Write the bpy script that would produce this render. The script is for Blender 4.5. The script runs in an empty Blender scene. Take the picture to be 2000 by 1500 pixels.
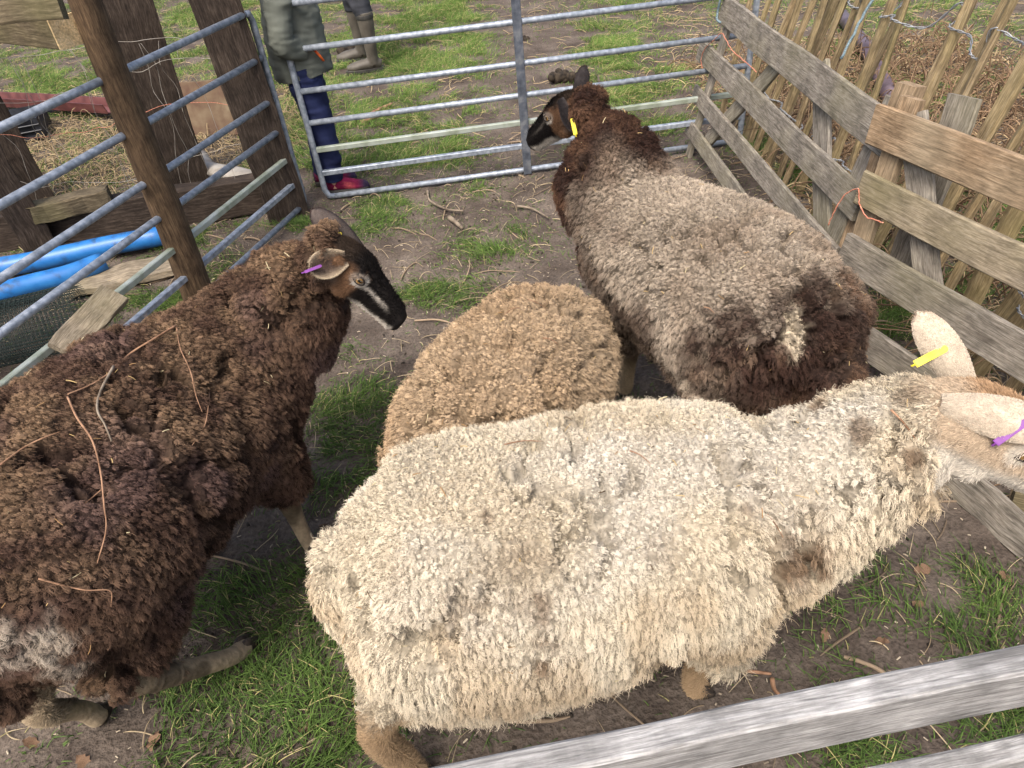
import bpy, bmesh, math, random, os
import numpy as np
from mathutils import Vector, Matrix

# ------------------------------------------------------------------ camera, world, sun, exposure
scene = bpy.context.scene
COL = scene.collection
CAM_H, FPX = 1.6, 1370.0
PITCH, ROLL = math.radians(39.9), math.radians(6.13)
_r0 = np.array([1., 0, 0]); _u0 = np.array([0, math.sin(PITCH), math.cos(PITCH)])
FWD = np.array([0, math.cos(PITCH), -math.sin(PITCH)])
RGT = math.cos(ROLL) * _r0 - math.sin(ROLL) * _u0
UPV = math.sin(ROLL) * _r0 + math.cos(ROLL) * _u0
CPOS = np.array([0, 0, CAM_H])
cam = bpy.data.cameras.new('camera')
cam.sensor_width = 36.0; cam.lens = 36.0 * FPX / 2000.0
cam.clip_start = 0.02; cam.clip_end = 1000.0
cam_ob = bpy.data.objects.new('camera', cam); COL.objects.link(cam_ob)
cam_ob.matrix_world = Matrix(((RGT[0], UPV[0], -FWD[0], 0), (RGT[1], UPV[1], -FWD[1], 0), (RGT[2], UPV[2], -FWD[2], CAM_H), (0, 0, 0, 1)))
scene.camera = cam_ob

SUN_EL, SUN_AZ = math.radians(58), math.radians(205)     # azimuth clockwise from +Y: light comes from behind the camera, a little left
world = bpy.data.worlds.new('World'); scene.world = world; world.use_nodes = True
wn = world.node_tree.nodes; wl = world.node_tree.links
bg = wn['Background']; sky = wn.new('ShaderNodeTexSky'); sky.sky_type = 'NISHITA'; sky.sun_disc = False
sky.sun_elevation = SUN_EL; sky.sun_rotation = SUN_AZ; sky.air_density = 1.0; sky.dust_density = 7.0; sky.ozone_density = 0.6
wl.new(sky.outputs[0], bg.inputs[0]); bg.inputs[1].default_value = 0.15
sun = bpy.data.lights.new('sun', 'SUN'); sun.energy = 1.15; sun.angle = math.radians(20); sun.color = (1.0, 0.98, 0.95)
sun_ob = bpy.data.objects.new('sun', sun); COL.objects.link(sun_ob)
_sd = Vector((math.sin(SUN_AZ) * math.cos(SUN_EL), math.cos(SUN_AZ) * math.cos(SUN_EL), math.sin(SUN_EL)))
sun_ob.rotation_euler = _sd.to_track_quat('Z', 'Y').to_euler(); sun_ob.location = (0, 0, 6)
scene.view_settings.view_transform = 'Standard'; scene.view_settings.look = 'None'
scene.view_settings.gamma = 1.0; scene.view_settings.use_curve_mapping = False
scene.view_settings.exposure = 0.95
scene.render.engine = 'CYCLES'
scene.cycles.max_bounces = 6; scene.cycles.diffuse_bounces = 1; scene.cycles.glossy_bounces = 2
scene.cycles.use_denoising = True
scene.cycles_curves.shape = 'RIBBONS'; scene.cycles_curves.subdivisions = 2

# ------------------------------------------------------------------ small maths
RNG = np.random.default_rng(7)
random.seed(7)
def norm(v):
    v = np.asarray(v, float); l = np.linalg.norm(v, axis=-1, keepdims=True); return v / np.maximum(l, 1e-9)
def ray(x, y):
    d = FWD + RGT * (x - 1000) / FPX + UPV * (750 - y) / FPX; return d / np.linalg.norm(d)
def G(x, y, z=0.0):                     # a point of the place, at height z, seen at photo pixel x, y
    d = ray(x, y); return CPOS + d * ((z - CAM_H) / d[2])
def onplane(x, y, p0, n):
    d = ray(x, y); n = np.asarray(n, float); return CPOS + d * (((np.asarray(p0) - CPOS) @ n) / (d @ n))
def _hash(ix, iy, iz, seed):
    h = (ix.astype(np.int64) * 374761393 + iy.astype(np.int64) * 668265263 + iz.astype(np.int64) * 2147483647 + seed * 974711) & 0xFFFFFFFF
    h = ((h ^ (h >> 13)) * 1274126177) & 0xFFFFFFFF
    h = ((h ^ (h >> 16)) * 2246822519) & 0xFFFFFFFF
    return (h ^ (h >> 15)) / 4294967295.0
def noise3(p, scale=1.0, seed=0):       # value noise, 0..1
    p = np.asarray(p, float) * scale; i = np.floor(p).astype(np.int64); f = p - i; f = f * f * (3 - 2 * f)
    r = 0
    for dx in (0, 1):
        for dy in (0, 1):
            for dz in (0, 1):
                w = (f[..., 0] if dx else 1 - f[..., 0]) * (f[..., 1] if dy else 1 - f[..., 1]) * (f[..., 2] if dz else 1 - f[..., 2])
                r = r + w * _hash(i[..., 0] + dx, i[..., 1] + dy, i[..., 2] + dz, seed)
    return r
def fbm(p, scale=1.0, seed=0, oct=3):
    r = 0; a = 1; t = 0
    for k in range(oct):
        r = r + a * noise3(p, scale * 2 ** k, seed + k * 17); t += a; a *= .5
    return r / t
def sstep(a, b, x):
    t = np.clip((np.asarray(x, float) - a) / (b - a), 0, 1); return t * t * (3 - 2 * t)
def lin(r, g, b):                       # sRGB 0..255 to linear
    return tuple(((c / 255) / 12.92 if c / 255 <= .04045 else ((c / 255 + .055) / 1.055) ** 2.4) for c in (r, g, b))
def mixc(a, b, t):
    t = np.asarray(t)[..., None]; return np.asarray(a) * (1 - t) + np.asarray(b) * t

# ------------------------------------------------------------------ objects
def link(o, parent=None):
    COL.objects.link(o)
    if parent is not None: o.parent = parent
    return o
def tag(o, label=None, cat=None, group=None, kind=None):
    if label: o['label'] = label
    if cat: o['category'] = cat
    if group: o['group'] = group
    if kind: o['kind'] = kind
    return o
def empty(name, loc=(0, 0, 0)):
    o = bpy.data.objects.new(name, None); o.location = Vector(loc); o.empty_display_size = .1; COL.objects.link(o); return o
def mesh_obj(name, verts, faces, mat, parent=None, smooth=False, at=None):
    """Vertices are world coordinates; the object's origin goes to `at` (or its parent's place)."""
    v = np.asarray(verts, float)
    org = np.zeros(3)
    if parent is not None: org = np.array(world_loc(parent))
    me = bpy.data.meshes.new(name); o = bpy.data.objects.new(name, me)
    if at is not None:
        o.location = Vector(np.asarray(at) - org); org = np.asarray(at, float)
    me.from_pydata((v - org).tolist(), [], [tuple(f) for f in faces]); me.update()
    if smooth: me.polygons.foreach_set('use_smooth', [True] * len(me.polygons))
    if mat: me.materials.append(mat)
    return link(o, parent)
def world_loc(o):
    l = Vector(o.location)
    while o.parent is not None:
        o = o.parent; l = l + Vector(o.location)
    return l
def add_colors(me, cols, name='col'):
    a = me.attributes.new(name, 'FLOAT_COLOR', 'POINT')
    c = np.ones((len(me.vertices), 4), np.float32); c[:, :3] = cols
    a.data.foreach_set('color', c.ravel())
def hair_obj(name, pts, rad, cols, mat, parent=None):
    """pts N,K,3 world; rad N,K or K; cols N,K,3 or N,3"""
    N, K = pts.shape[:2]
    org = np.array(world_loc(parent)) if parent is not None else np.zeros(3)
    cu = bpy.data.hair_curves.new(name); cu.add_curves([K] * N)
    cu.attributes['position'].data.foreach_set('vector', (pts - org).astype(np.float32).ravel())
    r = np.broadcast_to(np.asarray(rad, np.float32), (N, K)).astype(np.float32)
    at = cu.attributes.get('radius') or cu.attributes.new('radius', 'FLOAT', 'POINT')
    at.data.foreach_set('value', r.ravel())
    if cols.ndim == 2: cols = np.repeat(cols[:, None, :], K, 1)
    c = np.ones((N, K, 4), np.float32); c[..., :3] = np.clip(cols, 0, 1)
    at = cu.attributes.new('col', 'FLOAT_COLOR', 'POINT'); at.data.foreach_set('color', c.ravel())
    cu.materials.append(mat)
    o = bpy.data.objects.new(name, cu); return link(o, parent)

# ------------------------------------------------------------------ shapes (verts, faces)
def loft(rings, cap=True):
    n = len(rings[0]); v = np.concatenate(rings); f = []
    for k in range(len(rings) - 1):
        for i in range(n):
            j = (i + 1) % n
            f.append((k * n + i, k * n + j, (k + 1) * n + j, (k + 1) * n + i))
    if cap:
        f.append(tuple(range(n - 1, -1, -1))); f.append(tuple((len(rings) - 1) * n + i for i in range(n)))
    return v, f
def frames(path, up=(0, 0, 1)):
    path = np.asarray(path, float); t = norm(np.gradient(path, axis=0)); up = np.asarray(up, float)
    s = np.cross(t, up); bad = np.linalg.norm(s, axis=1) < 1e-3
    s[bad] = np.cross(t[bad], np.array([0, 1., .01])); s = norm(s); u = np.cross(s, t); return t, s, u
def tube(path, rad, n=8, rad2=None, up=(0, 0, 1)):
    path = np.asarray(path, float); t, s, u = frames(path, up)
    rad = np.broadcast_to(rad, (len(path),)); rad2 = rad if rad2 is None else np.broadcast_to(rad2, (len(path),))
    a = np.linspace(0, 2 * math.pi, n, endpoint=False); rings = []
    for k in range(len(path)):
        rings.append(path[k] + np.outer(np.cos(a) * rad[k], s[k]) + np.outer(np.sin(a) * rad2[k], u[k]))
    return loft(rings)
def merge(parts):
    V, F, o = [], [], 0
    for v, f in parts:
        V.append(np.asarray(v)); F += [tuple(i + o for i in ff) for ff in f]; o += len(v)
    return np.concatenate(V), F
def spline(P, n):                       # Catmull-Rom through rows of P (any columns)
    P = np.asarray(P, float); m = len(P); Q = np.vstack([2 * P[0] - P[1], P, 2 * P[-1] - P[-2]])
    ts = np.linspace(0, m - 1 - 1e-9, n); out = []
    for t in ts:
        i = int(t); f = t - i; a, b, c, d = Q[i], Q[i + 1], Q[i + 2], Q[i + 3]
        out.append(.5 * ((2 * b) + (c - a) * f + (2 * a - 5 * b + 4 * c - d) * f * f + (3 * b - a - 3 * c + d) * f ** 3))
    return np.array(out)

# ------------------------------------------------------------------ materials
def newmat(name):
    m = bpy.data.materials.new(name); m.use_nodes = True; nt = m.node_tree
    return m, nt.nodes, nt.links, nt.nodes['Principled BSDF']
def mat_attr(name, rough=.9, spec=.2, sheen=0.0, noise=None):
    m, n, l, b = newmat(name)
    a = n.new('ShaderNodeAttribute'); a.attribute_name = 'col'
    l.new(a.outputs['Color'], b.inputs['Base Color'])
    b.inputs['Roughness'].default_value = rough; b.inputs['Specular IOR Level'].default_value = spec
    if noise:
        tc = n.new('ShaderNodeTexCoord'); nz = n.new('ShaderNodeTexNoise'); nz.inputs['Scale'].default_value = noise; nz.inputs['Detail'].default_value = 5
        l.new(tc.outputs['Object'], nz.inputs['Vector'])
        mx = n.new('ShaderNodeMix'); mx.data_type = 'RGBA'; mx.blend_type = 'MULTIPLY'; mx.inputs[0].default_value = 1
        mr = n.new('ShaderNodeMapRange'); mr.inputs[1].default_value = .3; mr.inputs[2].default_value = .7; mr.inputs[3].default_value = .7; mr.inputs[4].default_value = 1.2
        l.new(nz.outputs[0], mr.inputs[0]); l.new(a.outputs['Color'], mx.inputs[6]); l.new(mr.outputs[0], mx.inputs[7]); l.new(mx.outputs[2], b.inputs['Base Color'])
        bp = n.new('ShaderNodeBump'); bp.inputs['Strength'].default_value = .5; bp.inputs['Distance'].default_value = .01
        l.new(nz.outputs[0], bp.inputs['Height']); l.new(bp.outputs[0], b.inputs['Normal'])
    return m
def ramp(n, stops):
    r = n.new('ShaderNodeValToRGB'); e = r.color_ramp.elements
    e[0].position, e[0].color = stops[0][0], (*stops[0][1], 1); e[1].position, e[1].color = stops[-1][0], (*stops[-1][1], 1)
    for p, c in stops[1:-1]:
        k = e.new(p); k.color = (*c, 1)
    return r
def mat_plain(name, c1, c2, scale=20, rough=.6, spec=.4, metal=0, bump=.2, detail=6, stops=None):
    m, n, l, b = newmat(name)
    tc = n.new('ShaderNodeTexCoord'); nz = n.new('ShaderNodeTexNoise'); nz.inputs['Scale'].default_value = scale; nz.inputs['Detail'].default_value = detail
    l.new(tc.outputs['Object'], nz.inputs['Vector'])
    r = ramp(n, stops or [(.35, c1), (.65, c2)]); l.new(nz.outputs[0], r.inputs[0]); l.new(r.outputs[0], b.inputs['Base Color'])
    b.inputs['Roughness'].default_value = rough; b.inputs['Specular IOR Level'].default_value = spec; b.inputs['Metallic'].default_value = metal
    if bump:
        bp = n.new('ShaderNodeBump'); bp.inputs['Strength'].default_value = bump; bp.inputs['Distance'].default_value = .004
        l.new(nz.outputs[0], bp.inputs['Height']); l.new(bp.outputs[0], b.inputs['Normal'])
    return m
M = {}
M['wool'] = mat_attr('wool', .95, .1)
M['skin'] = mat_attr('skin_and_under_fleece', .9, .15, noise=60)
# ------------------------------------------------------------------ sheep
def remesh(name, parts, voxel, smooth=6):
    v, f = merge(parts)
    me = bpy.data.meshes.new(name + '_src'); me.from_pydata(v.tolist(), [], f); me.update()
    ob = bpy.data.objects.new(name + '_src', me); COL.objects.link(ob)
    md = ob.modifiers.new('r', 'REMESH'); md.mode = 'VOXEL'; md.voxel_size = voxel
    ms = ob.modifiers.new('s', 'SMOOTH'); ms.iterations = smooth; ms.factor = .5
    dg = bpy.context.evaluated_depsgraph_get(); ev = ob.evaluated_get(dg); out = bpy.data.meshes.new_from_object(ev)
    bpy.data.objects.remove(ob); bpy.data.meshes.remove(me); out.name = name; return out
def mesh_arrays(me):
    n = len(me.vertices); co = np.empty(n * 3, np.float32); me.vertices.foreach_get('co', co); co = co.reshape(-1, 3).astype(float)
    no = np.empty(n * 3, np.float32); me.vertices.foreach_get('normal', no); no = no.reshape(-1, 3).astype(float)
    me.calc_loop_triangles(); tr = np.empty(len(me.loop_triangles) * 3, np.int32); me.loop_triangles.foreach_get('vertices', tr)
    return co, no, tr.reshape(-1, 3)
def scatter(co, no, tri, wt, density, rng):
    a, b, c = co[tri[:, 0]], co[tri[:, 1]], co[tri[:, 2]]
    ar = .5 * np.linalg.norm(np.cross(b - a, c - a), axis=1) * wt[tri].mean(1)
    N = int(ar.sum() * density); idx = rng.choice(len(tri), N, p=ar / ar.sum())
    u = rng.random(N); v = rng.random(N); sw = u + v > 1; u[sw] = 1 - u[sw]; v[sw] = 1 - v[sw]; w = 1 - u - v
    T = tri[idx]; P = co[T[:, 0]] * w[:, None] + co[T[:, 1]] * u[:, None] + co[T[:, 2]] * v[:, None]
    Nn = norm(no[T[:, 0]] * w[:, None] + no[T[:, 1]] * u[:, None] + no[T[:, 2]] * v[:, None])
    return P, Nn
def thin(P, s, rng):
    k = np.floor(P / s + rng.random(3)).astype(np.int64); key = k[:, 0] * 73856093 ^ k[:, 1] * 19349663 ^ k[:, 2] * 83492791
    perm = rng.permutation(len(P)); _, first = np.unique(key[perm], return_index=True); return perm[first]

def worley(p, scale, seed):
    """nearest and second nearest feature distance (cell units) and the nearest feature point"""
    q = p * scale; i0 = np.floor(q).astype(np.int64); n = len(q)
    f1 = np.full(n, 9.0); f2 = np.full(n, 9.0); best = np.zeros((n, 3))
    for dx in (-1, 0, 1):
        for dy in (-1, 0, 1):
            for dz in (-1, 0, 1):
                c = i0 + np.array([dx, dy, dz])
                h = (_hash(c[:, 0], c[:, 1], c[:, 2], seed) * 4294967295.0).astype(np.int64)
                ft = c + np.stack([h & 1023, (h >> 10) & 1023, (h >> 20) & 1023], 1) / 1024.0
                d = np.linalg.norm(ft - q, axis=1); m = d < f1
                f2 = np.where(m, f1, np.minimum(f2, d)); best[m] = ft[m]; f1 = np.where(m, d, f1)
    return f1, f2, best / scale
def parting(P, seed, scale, amount, stretch):
    """metres to the nearest parting of the fleece, and how far it is open there"""
    q = (P + (np.stack([fbm(P, 28, seed + 160 + i, 2) for i in range(3)], 1) - .5) * .045) * np.array([1, 1, stretch])
    f1, f2, _ = worley(q, scale, seed + 3)
    return (f2 - f1) * .5 / scale, sstep(1 - amount, 1.1 - amount, noise3(P, 11, seed + 9))
def aniso(p, n, k): 
    side = (1 - np.clip(np.abs(n[:, 2]) * 1.1, 0, 1)); return p * np.array([1, 1, k])
def relief(co, no, wt, seed, T=.026, lump=.010, big=30, A1=.006, small=80, A2=.006, fine=.0015, crack=.006, cdepth=.032, camount=.5, cscale=17, stretch=.55, **kw):
    """Displace the wool-bearing surface: lumps, clumps, locks and partings."""
    wz = co + (np.stack([noise3(co, 40, seed + 60 + i) for i in range(3)], 1) - .5) * .012
    q = aniso(wz, no, stretch)
    f1, f2, _ = worley(q, big, seed + 1); g1 = sstep(0, .35, f2 - f1) * np.sqrt(np.clip(1 - (f1 / 1.0) ** 2, 0, 1))
    f1, f2, _ = worley(q, small, seed + 2); g2 = sstep(0, .22, f2 - f1) * (.55 + .45 * np.sqrt(np.clip(1 - (f1 / .9) ** 2, 0, 1)))
    vary = .5 + noise3(co, 8, seed + 70)
    dist, on = parting(co, seed, cscale, camount, .5 + .5 * stretch)
    d = T + lump * 2 * (fbm(co, 6, seed + 30, 2) - .5) + A1 * (g1 - .4) * vary + A2 * (g2 - .45) * (.5 + noise3(co, 11, seed + 71)) + fine * (noise3(co, 230, seed + 72) - .5) * 2
    d = d - cdepth * np.exp(-(dist / crack) ** 2) * on
    return co + no * (d * wt)[:, None]
def fleece(parent, co, no, sno, tri, wt, colfun, seed, density=118000, K=6, length=.0125, flank=.006, small=80, stretch=.55, clump=.65, curl=.0025, freq=1.6,
           bend=.55, thick=.00044, fluff=6000, tip=1.2, back=(0, 0, 0), lift=.75, swirl=1.4, under=50000, gap_shade=.6, **kw):
    rng = np.random.default_rng(seed)
    a, b, c = co[tri[:, 0]], co[tri[:, 1]], co[tri[:, 2]]
    ar = .5 * np.linalg.norm(np.cross(b - a, c - a), axis=1) * wt[tri].mean(1); N = int(ar.sum() * density)
    idx = rng.choice(len(tri), N, p=ar / ar.sum()); u = rng.random(N); v = rng.random(N); s = u + v > 1; u[s] = 1 - u[s]; v[s] = 1 - v[s]
    T = tri[idx]; W = np.stack([1 - u - v, u, v], 1)[..., None]
    P = (co[T] * W).sum(1); Nn = norm((sno[T] * W).sum(1)); Nf = norm((no[T] * W).sum(1)); n = len(P)
    wz = P + (np.stack([noise3(P, 40, seed + 60 + i) for i in range(3)], 1) - .5) * .012
    q = aniso(wz, Nn, stretch); f1, f2, ft = worley(q, small, seed + 2); cell = ft / np.array([1, 1, stretch]) - (wz - P)
    dist, on = parting(P - Nn * .02, seed, kw.get('cscale', 17), kw.get('camount', .5), .5 + .5 * stretch); cw = kw.get('crack', .006)
    gapw = .03 + .14 * sstep(.35, .65, noise3(P, 13, seed + 77)) ; ok = (f2 - f1 > gapw * (.6 + .4 * rng.random(n))) & ~((dist < cw * 1.0) & (on > .5))
    P, Nn, Nf, f1, f2, ft, cell = P[ok], Nn[ok], Nf[ok], f1[ok], f2[ok], ft[ok], cell[ok]; n = len(P)
    hid = _hash(*(np.floor(ft * 4000).astype(np.int64).T), seed)           # one number for each lock
    hid2 = _hash(*(np.floor(ft * 4000).astype(np.int64).T), seed + 5)
    side = 1 - np.clip(Nn[:, 2], 0, 1)
    sw = np.stack([noise3(cell, 9, seed + 20 + i) - .5 for i in range(3)], 1) * swirl
    down = np.array([0, 0, -1.]) + np.asarray(back, float)
    flow = down * (.2 + side[:, None]) + sw; flow = flow - Nn * (flow * Nn).sum(1, keepdims=True); fl = np.minimum(np.linalg.norm(flow, axis=1, keepdims=True), 1.1); flow = norm(flow) * fl
    d0 = norm(Nf * .5 + Nn * .5 + rng.normal(0, .12, (n, 3)))
    L = (length + flank * side) * rng.uniform(.7, 1.1, n) * (.75 + .5 * hid)
    to = cell - P; to = to - Nn * (to * Nn).sum(1, keepdims=True); tl = np.linalg.norm(to, axis=1, keepdims=True); to = to * np.minimum(1, .009 / np.maximum(tl, 1e-6))
    t = np.linspace(0, 1, K)[None, :, None]; bd = (bend * (.5 + .7 * side))[:, None, None]
    pts = P[:, None] - Nn[:, None] * .002 + L[:, None, None] * (t * d0[:, None] * lift * (1 - .5 * bd * t) + flow[:, None] * bd * t ** 1.6) + to[:, None] * clump * np.sqrt(t)
    e1 = norm(np.cross(Nn, np.array([.31, .77, .55]))); e2 = np.cross(Nn, e1)
    ang = (hid2 * 6.28 + rng.normal(0, .28, n))[:, None] + 6.283 * (freq * (.7 + .6 * hid) * np.where(hid2 > .5, 1, -1))[:, None] * t[..., 0]
    amp = curl * rng.uniform(.7, 1.3, n)[:, None] * np.sqrt(t[..., 0])
    pts = pts + amp[..., None] * (np.cos(ang)[..., None] * e1[:, None] + np.sin(ang)[..., None] * (e2 * .6 + Nn * .8)[:, None])
    cb = colfun(P, Nn) * (.9 + .2 * hid)[:, None] * rng.uniform(.88, 1.12, (n, 1))
    cc = cb[:, None] * (1 + (tip - 1) * t); rr = np.repeat((thick * (1 - .5 * t[0, :, 0] ** 2))[None], n, 0)
    if under:                                                 # short felted undercoat, its colour darkened to paint shade between the locks
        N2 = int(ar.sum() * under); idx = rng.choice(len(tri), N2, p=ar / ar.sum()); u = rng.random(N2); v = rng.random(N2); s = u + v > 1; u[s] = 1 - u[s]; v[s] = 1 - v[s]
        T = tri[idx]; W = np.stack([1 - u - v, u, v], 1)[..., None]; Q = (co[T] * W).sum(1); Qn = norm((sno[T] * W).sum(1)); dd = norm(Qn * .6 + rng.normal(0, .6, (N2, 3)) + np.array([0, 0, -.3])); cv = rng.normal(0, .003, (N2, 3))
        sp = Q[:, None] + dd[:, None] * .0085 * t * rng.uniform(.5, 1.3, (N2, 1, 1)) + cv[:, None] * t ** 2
        pts = np.concatenate([pts, sp]); cc = np.concatenate([cc, np.repeat((colfun(Q, Qn) * gap_shade * rng.uniform(.7, 1.2, (N2, 1)))[:, None], K, 1)]); rr = np.concatenate([rr, np.repeat(rr[:1], N2, 0)])
    if fluff:
        k = rng.choice(n, min(n, int(ar.sum() * fluff)), False); m = len(k); dd = norm(Nn[k] + rng.normal(0, .45, (m, 3))); LL = length * rng.uniform(.8, 1.9, m)
        aa = rng.uniform(0, 6.28, (m, 1)) + 6.283 * 1.1 * t[..., 0]
        sp = P[k][:, None] + LL[:, None, None] * t * (dd[:, None] + np.array([0, 0, -.3]) * t) + .004 * t * (np.cos(aa)[..., None] * e1[k][:, None] + np.sin(aa)[..., None] * e2[k][:, None])
        pts = np.concatenate([pts, sp]); cc = np.concatenate([cc, cb[k][:, None] * (1.05 + .25 * t)]); rr = np.concatenate([rr, rr[:m] * .6])
    return hair_obj('fleece', pts, rr, cc, M['wool'], parent)

def shorthair(parent, name, co, no, tri, wt, cols, seed, density, length, lay, thick=.0006):
    rng = np.random.default_rng(seed); keepcol = cols
    a, b, c = co[tri[:, 0]], co[tri[:, 1]], co[tri[:, 2]]
    ar = .5 * np.linalg.norm(np.cross(b - a, c - a), axis=1) * wt[tri].mean(1)
    N = int(ar.sum() * density)
    if N < 10: return None
    idx = rng.choice(len(tri), N, p=ar / ar.sum()); u = rng.random(N); v = rng.random(N); s = u + v > 1; u[s] = 1 - u[s]; v[s] = 1 - v[s]; w = 1 - u - v
    T = tri[idx]; W = np.stack([w, u, v], 1)[..., None]
    P = (co[T] * W).sum(1); Nn = norm((no[T] * W).sum(1)); C = (cols[T] * W).sum(1)
    lay = np.broadcast_to(lay, P.shape); f = lay - Nn * (lay * Nn).sum(1, keepdims=True); f = norm(f + rng.normal(0, .2, P.shape))
    t = np.linspace(0, 1, 4); L = length * rng.uniform(.6, 1.3, N)
    pts = P[:, None] - Nn[:, None] * .001 + L[:, None, None] * (t[None, :, None] * Nn[:, None] * .55 + (t ** 1.3)[None, :, None] * f[:, None] * .85)
    return hair_obj(name, pts, thick * (1 - .6 * t), C * rng.uniform(.75, 1.25, (N, 1)), M['wool'], parent)

def head_parts(P, f, u, k=1.0):
    P = np.asarray(P, float); f = norm(f); u = norm(u - f * (np.asarray(u) @ f)); r = np.cross(f, u)
    st = [(-.075, -.01, .03, .03), (-.06, -.012, .052, .056), (-.02, 0, .063, .066), (.03, 0, .065, .072), (.07, -.004, .060, .070), (.11, -.012, .049, .060),
          (.15, -.018, .043, .053), (.19, -.025, .040, .047), (.22, -.031, .039, .042), (.238, -.036, .033, .034), (.247, -.038, .016, .018)]
    S = spline(np.array(st), 26) * k; a = np.linspace(0, 2 * math.pi, 20, endpoint=False); rings = []
    for s, dz, w, h in S:
        ca, sa = np.cos(a), np.sin(a)
        wid = w * (1 - .22 * np.clip(-sa, 0, 1) * (1 if s > .1 * k else .4))
        rings.append(P + f * s + u * dz + np.outer(ca * wid, r) + np.outer(sa * h, u))
    parts = [loft(rings)]
    for sg in (-1, 1):                                       # brow ridges, jaw, nostril pads
        for (s, dz, dw, rad) in ((.062, .030, .044, .024), (.045, -.052, .030, .028), (.232, -.018, .014, .015)):
            c = P + f * s * k + u * dz * k + r * sg * dw * k
            parts.append(tube([c - f * rad * k, c - f * rad * .7 * k, c, c + f * rad * .7 * k, c + f * rad * k], np.array([.15, .72, 1, .72, .15]) * rad * k, 10, up=u))
    return parts, (P, f, u, r)
def ear(parent, base, d, face, length, width, cup, cout, cin, seed, k=1.0, edge=None):
    """A cupped leaf-shaped ear along d, its hollow facing `face`."""
    d = norm(d); face = norm(np.asarray(face) - d * (np.asarray(face) @ d)); s = np.cross(d, face); base = np.asarray(base) - d * .03; length = length + .03
    n = 11; rings = []; cols = []
    for t in np.linspace(0, 1, 12):
        w = width * (.50 + 1.75 * t - 1.0 * t * t) * math.sqrt(max(1 - t ** 2.6, 0.0004)) * .66
        q = np.linspace(-1, 1, n); zc = cup * w * (q * q) * (1.25 - .7 * t)
        c = np.asarray(base) + d * length * t - face * length * .10 * math.sin(t * 3.1)
        outer = c + np.outer(q * w, s) + np.outer(zc - .0032, face); inner = c + np.outer(q[::-1] * w * .97, s) + np.outer(zc[::-1] + .0012, face)
        rings.append(np.concatenate([outer, inner])); cout_t = np.array(cout) * (.78 + .3 * t)
        ci = mixc(np.array(cin)[None], np.array(edge if edge is not None else cout)[None], np.abs(q[::-1]) ** 3 * .8)
        co_ = mixc(cout_t[None], np.array(edge if edge is not None else cout)[None], np.abs(q) ** 5)
        cols.append(np.concatenate([co_, ci]))
    v, f = loft(rings); o = mesh_obj('ear', v, f, M['skin'], parent, True); cc = np.concatenate(cols); add_colors(o.data, cc)
    co, no, tr = mesh_arrays(o.data); co = co + np.array(world_loc(o))
    wt = np.ones(len(co)); fuzz = shorthair(o, 'ear_hair', co, no, tr, wt, cc, seed, 380000, .007, d, .00045)
    return o
def eye(parent, c, out, f, rad):
    out = norm(out); f = norm(np.asarray(f) - out * (np.asarray(f) @ out)); u = np.cross(out, f)
    V, F, mi = [], [], []
    n = 18; rings = [(-.2, .98), (.1, .995), (.35, .937), (.60, .8), (.80, .6), (.86, .51), (.93, .367), (.975, .22), (.997, .08)]
    a = np.linspace(0, 2 * math.pi, n, endpoint=False)
    for z, w in rings: V.append(np.asarray(c) + out * z * rad + np.outer(np.cos(a) * w * rad, f) + np.outer(np.sin(a) * w * rad, u))
    v, fc = loft(V, True)
    o = mesh_obj('eye', v, fc, M['eye'], parent, True)
    col = np.zeros((len(v), 3)); dl = v - np.asarray(c); fz = (dl @ f) / rad; uz = (dl @ u) / rad; rr = np.hypot(fz, uz)
    col[:] = lin(22, 14, 10); col[rr < .64] = lin(132, 104, 62); col[(np.abs(fz) < .42) & (np.abs(uz) < .24)] = lin(8, 6, 6); add_colors(o.data, col)
    return o
def ear_tag(parent, p, d, nrm, length, width, mat, loop=True):
    """Folded plastic strap tag: a long bar with a rounded end, bent back on itself round the ear."""
    d = norm(d); nrm = norm(np.asarray(nrm) - d * (np.asarray(nrm) @ d)); s = np.cross(d, nrm); p = np.asarray(p, float); parts = []
    def bar(c0, c1, w, h):
        a = np.linspace(0, math.pi, 7); ring = []
        for q in a: ring.append(c1 + d * math.sin(q) * w + s * math.cos(q) * w)
        ring += [c0 - s * w, c0 + s * w]; ring = np.array(ring); return loft([ring - nrm * h, ring + nrm * h * .8, ring * .94 + ring.mean(0) * .06 + nrm * h])
    parts.append(bar(p, p + d * length, width / 2, .0016))
    if loop:
        parts.append(bar(p - nrm * .012, p - nrm * .012 + d * length * .8, width * .42, .0014))
        parts.append(tube([p, p - d * .005 - nrm * .003, p - d * .006 - nrm * .007, p - nrm * .012], .0024, 6, rad2=.0014))
        q = p + d * length * .92; parts.append(tube([q + nrm * .002, q - nrm * .013], .003, 8))
    v, f = merge(parts); o = mesh_obj('ear_tag', v, f, mat, parent); return o
def leg_tube(pts, rads, n=12): 
    S = spline(np.column_stack([np.asarray(pts, float), rads]), 18); return tube(S[:, :3], S[:, 3], n, up=(1, 0.2, 0))
def hoof(parent, p, f, mat, k=1.0):
    p = np.asarray(p, float); f = norm([f[0], f[1], 0]); s = np.array([-f[1], f[0], 0]); parts = []
    for sg in (-1, 1):
        c = p + s * sg * .011 * k
        def ring(z, a, b, dx):
            q = np.linspace(0, 2 * math.pi, 10, endpoint=False); return c + f * dx * k + np.outer(np.cos(q) * a * k, f) + np.outer(np.sin(q) * b * k, s) + np.array([0, 0, z * k])
        parts.append(loft([ring(0.0, .030, .0115, .012), ring(.012, .028, .011, .010), ring(.034, .019, .0095, .002), ring(.045, .010, .006, 0)]))
    v, fc = merge(parts); return mesh_obj('hoof', v, fc, mat, parent, True)
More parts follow.
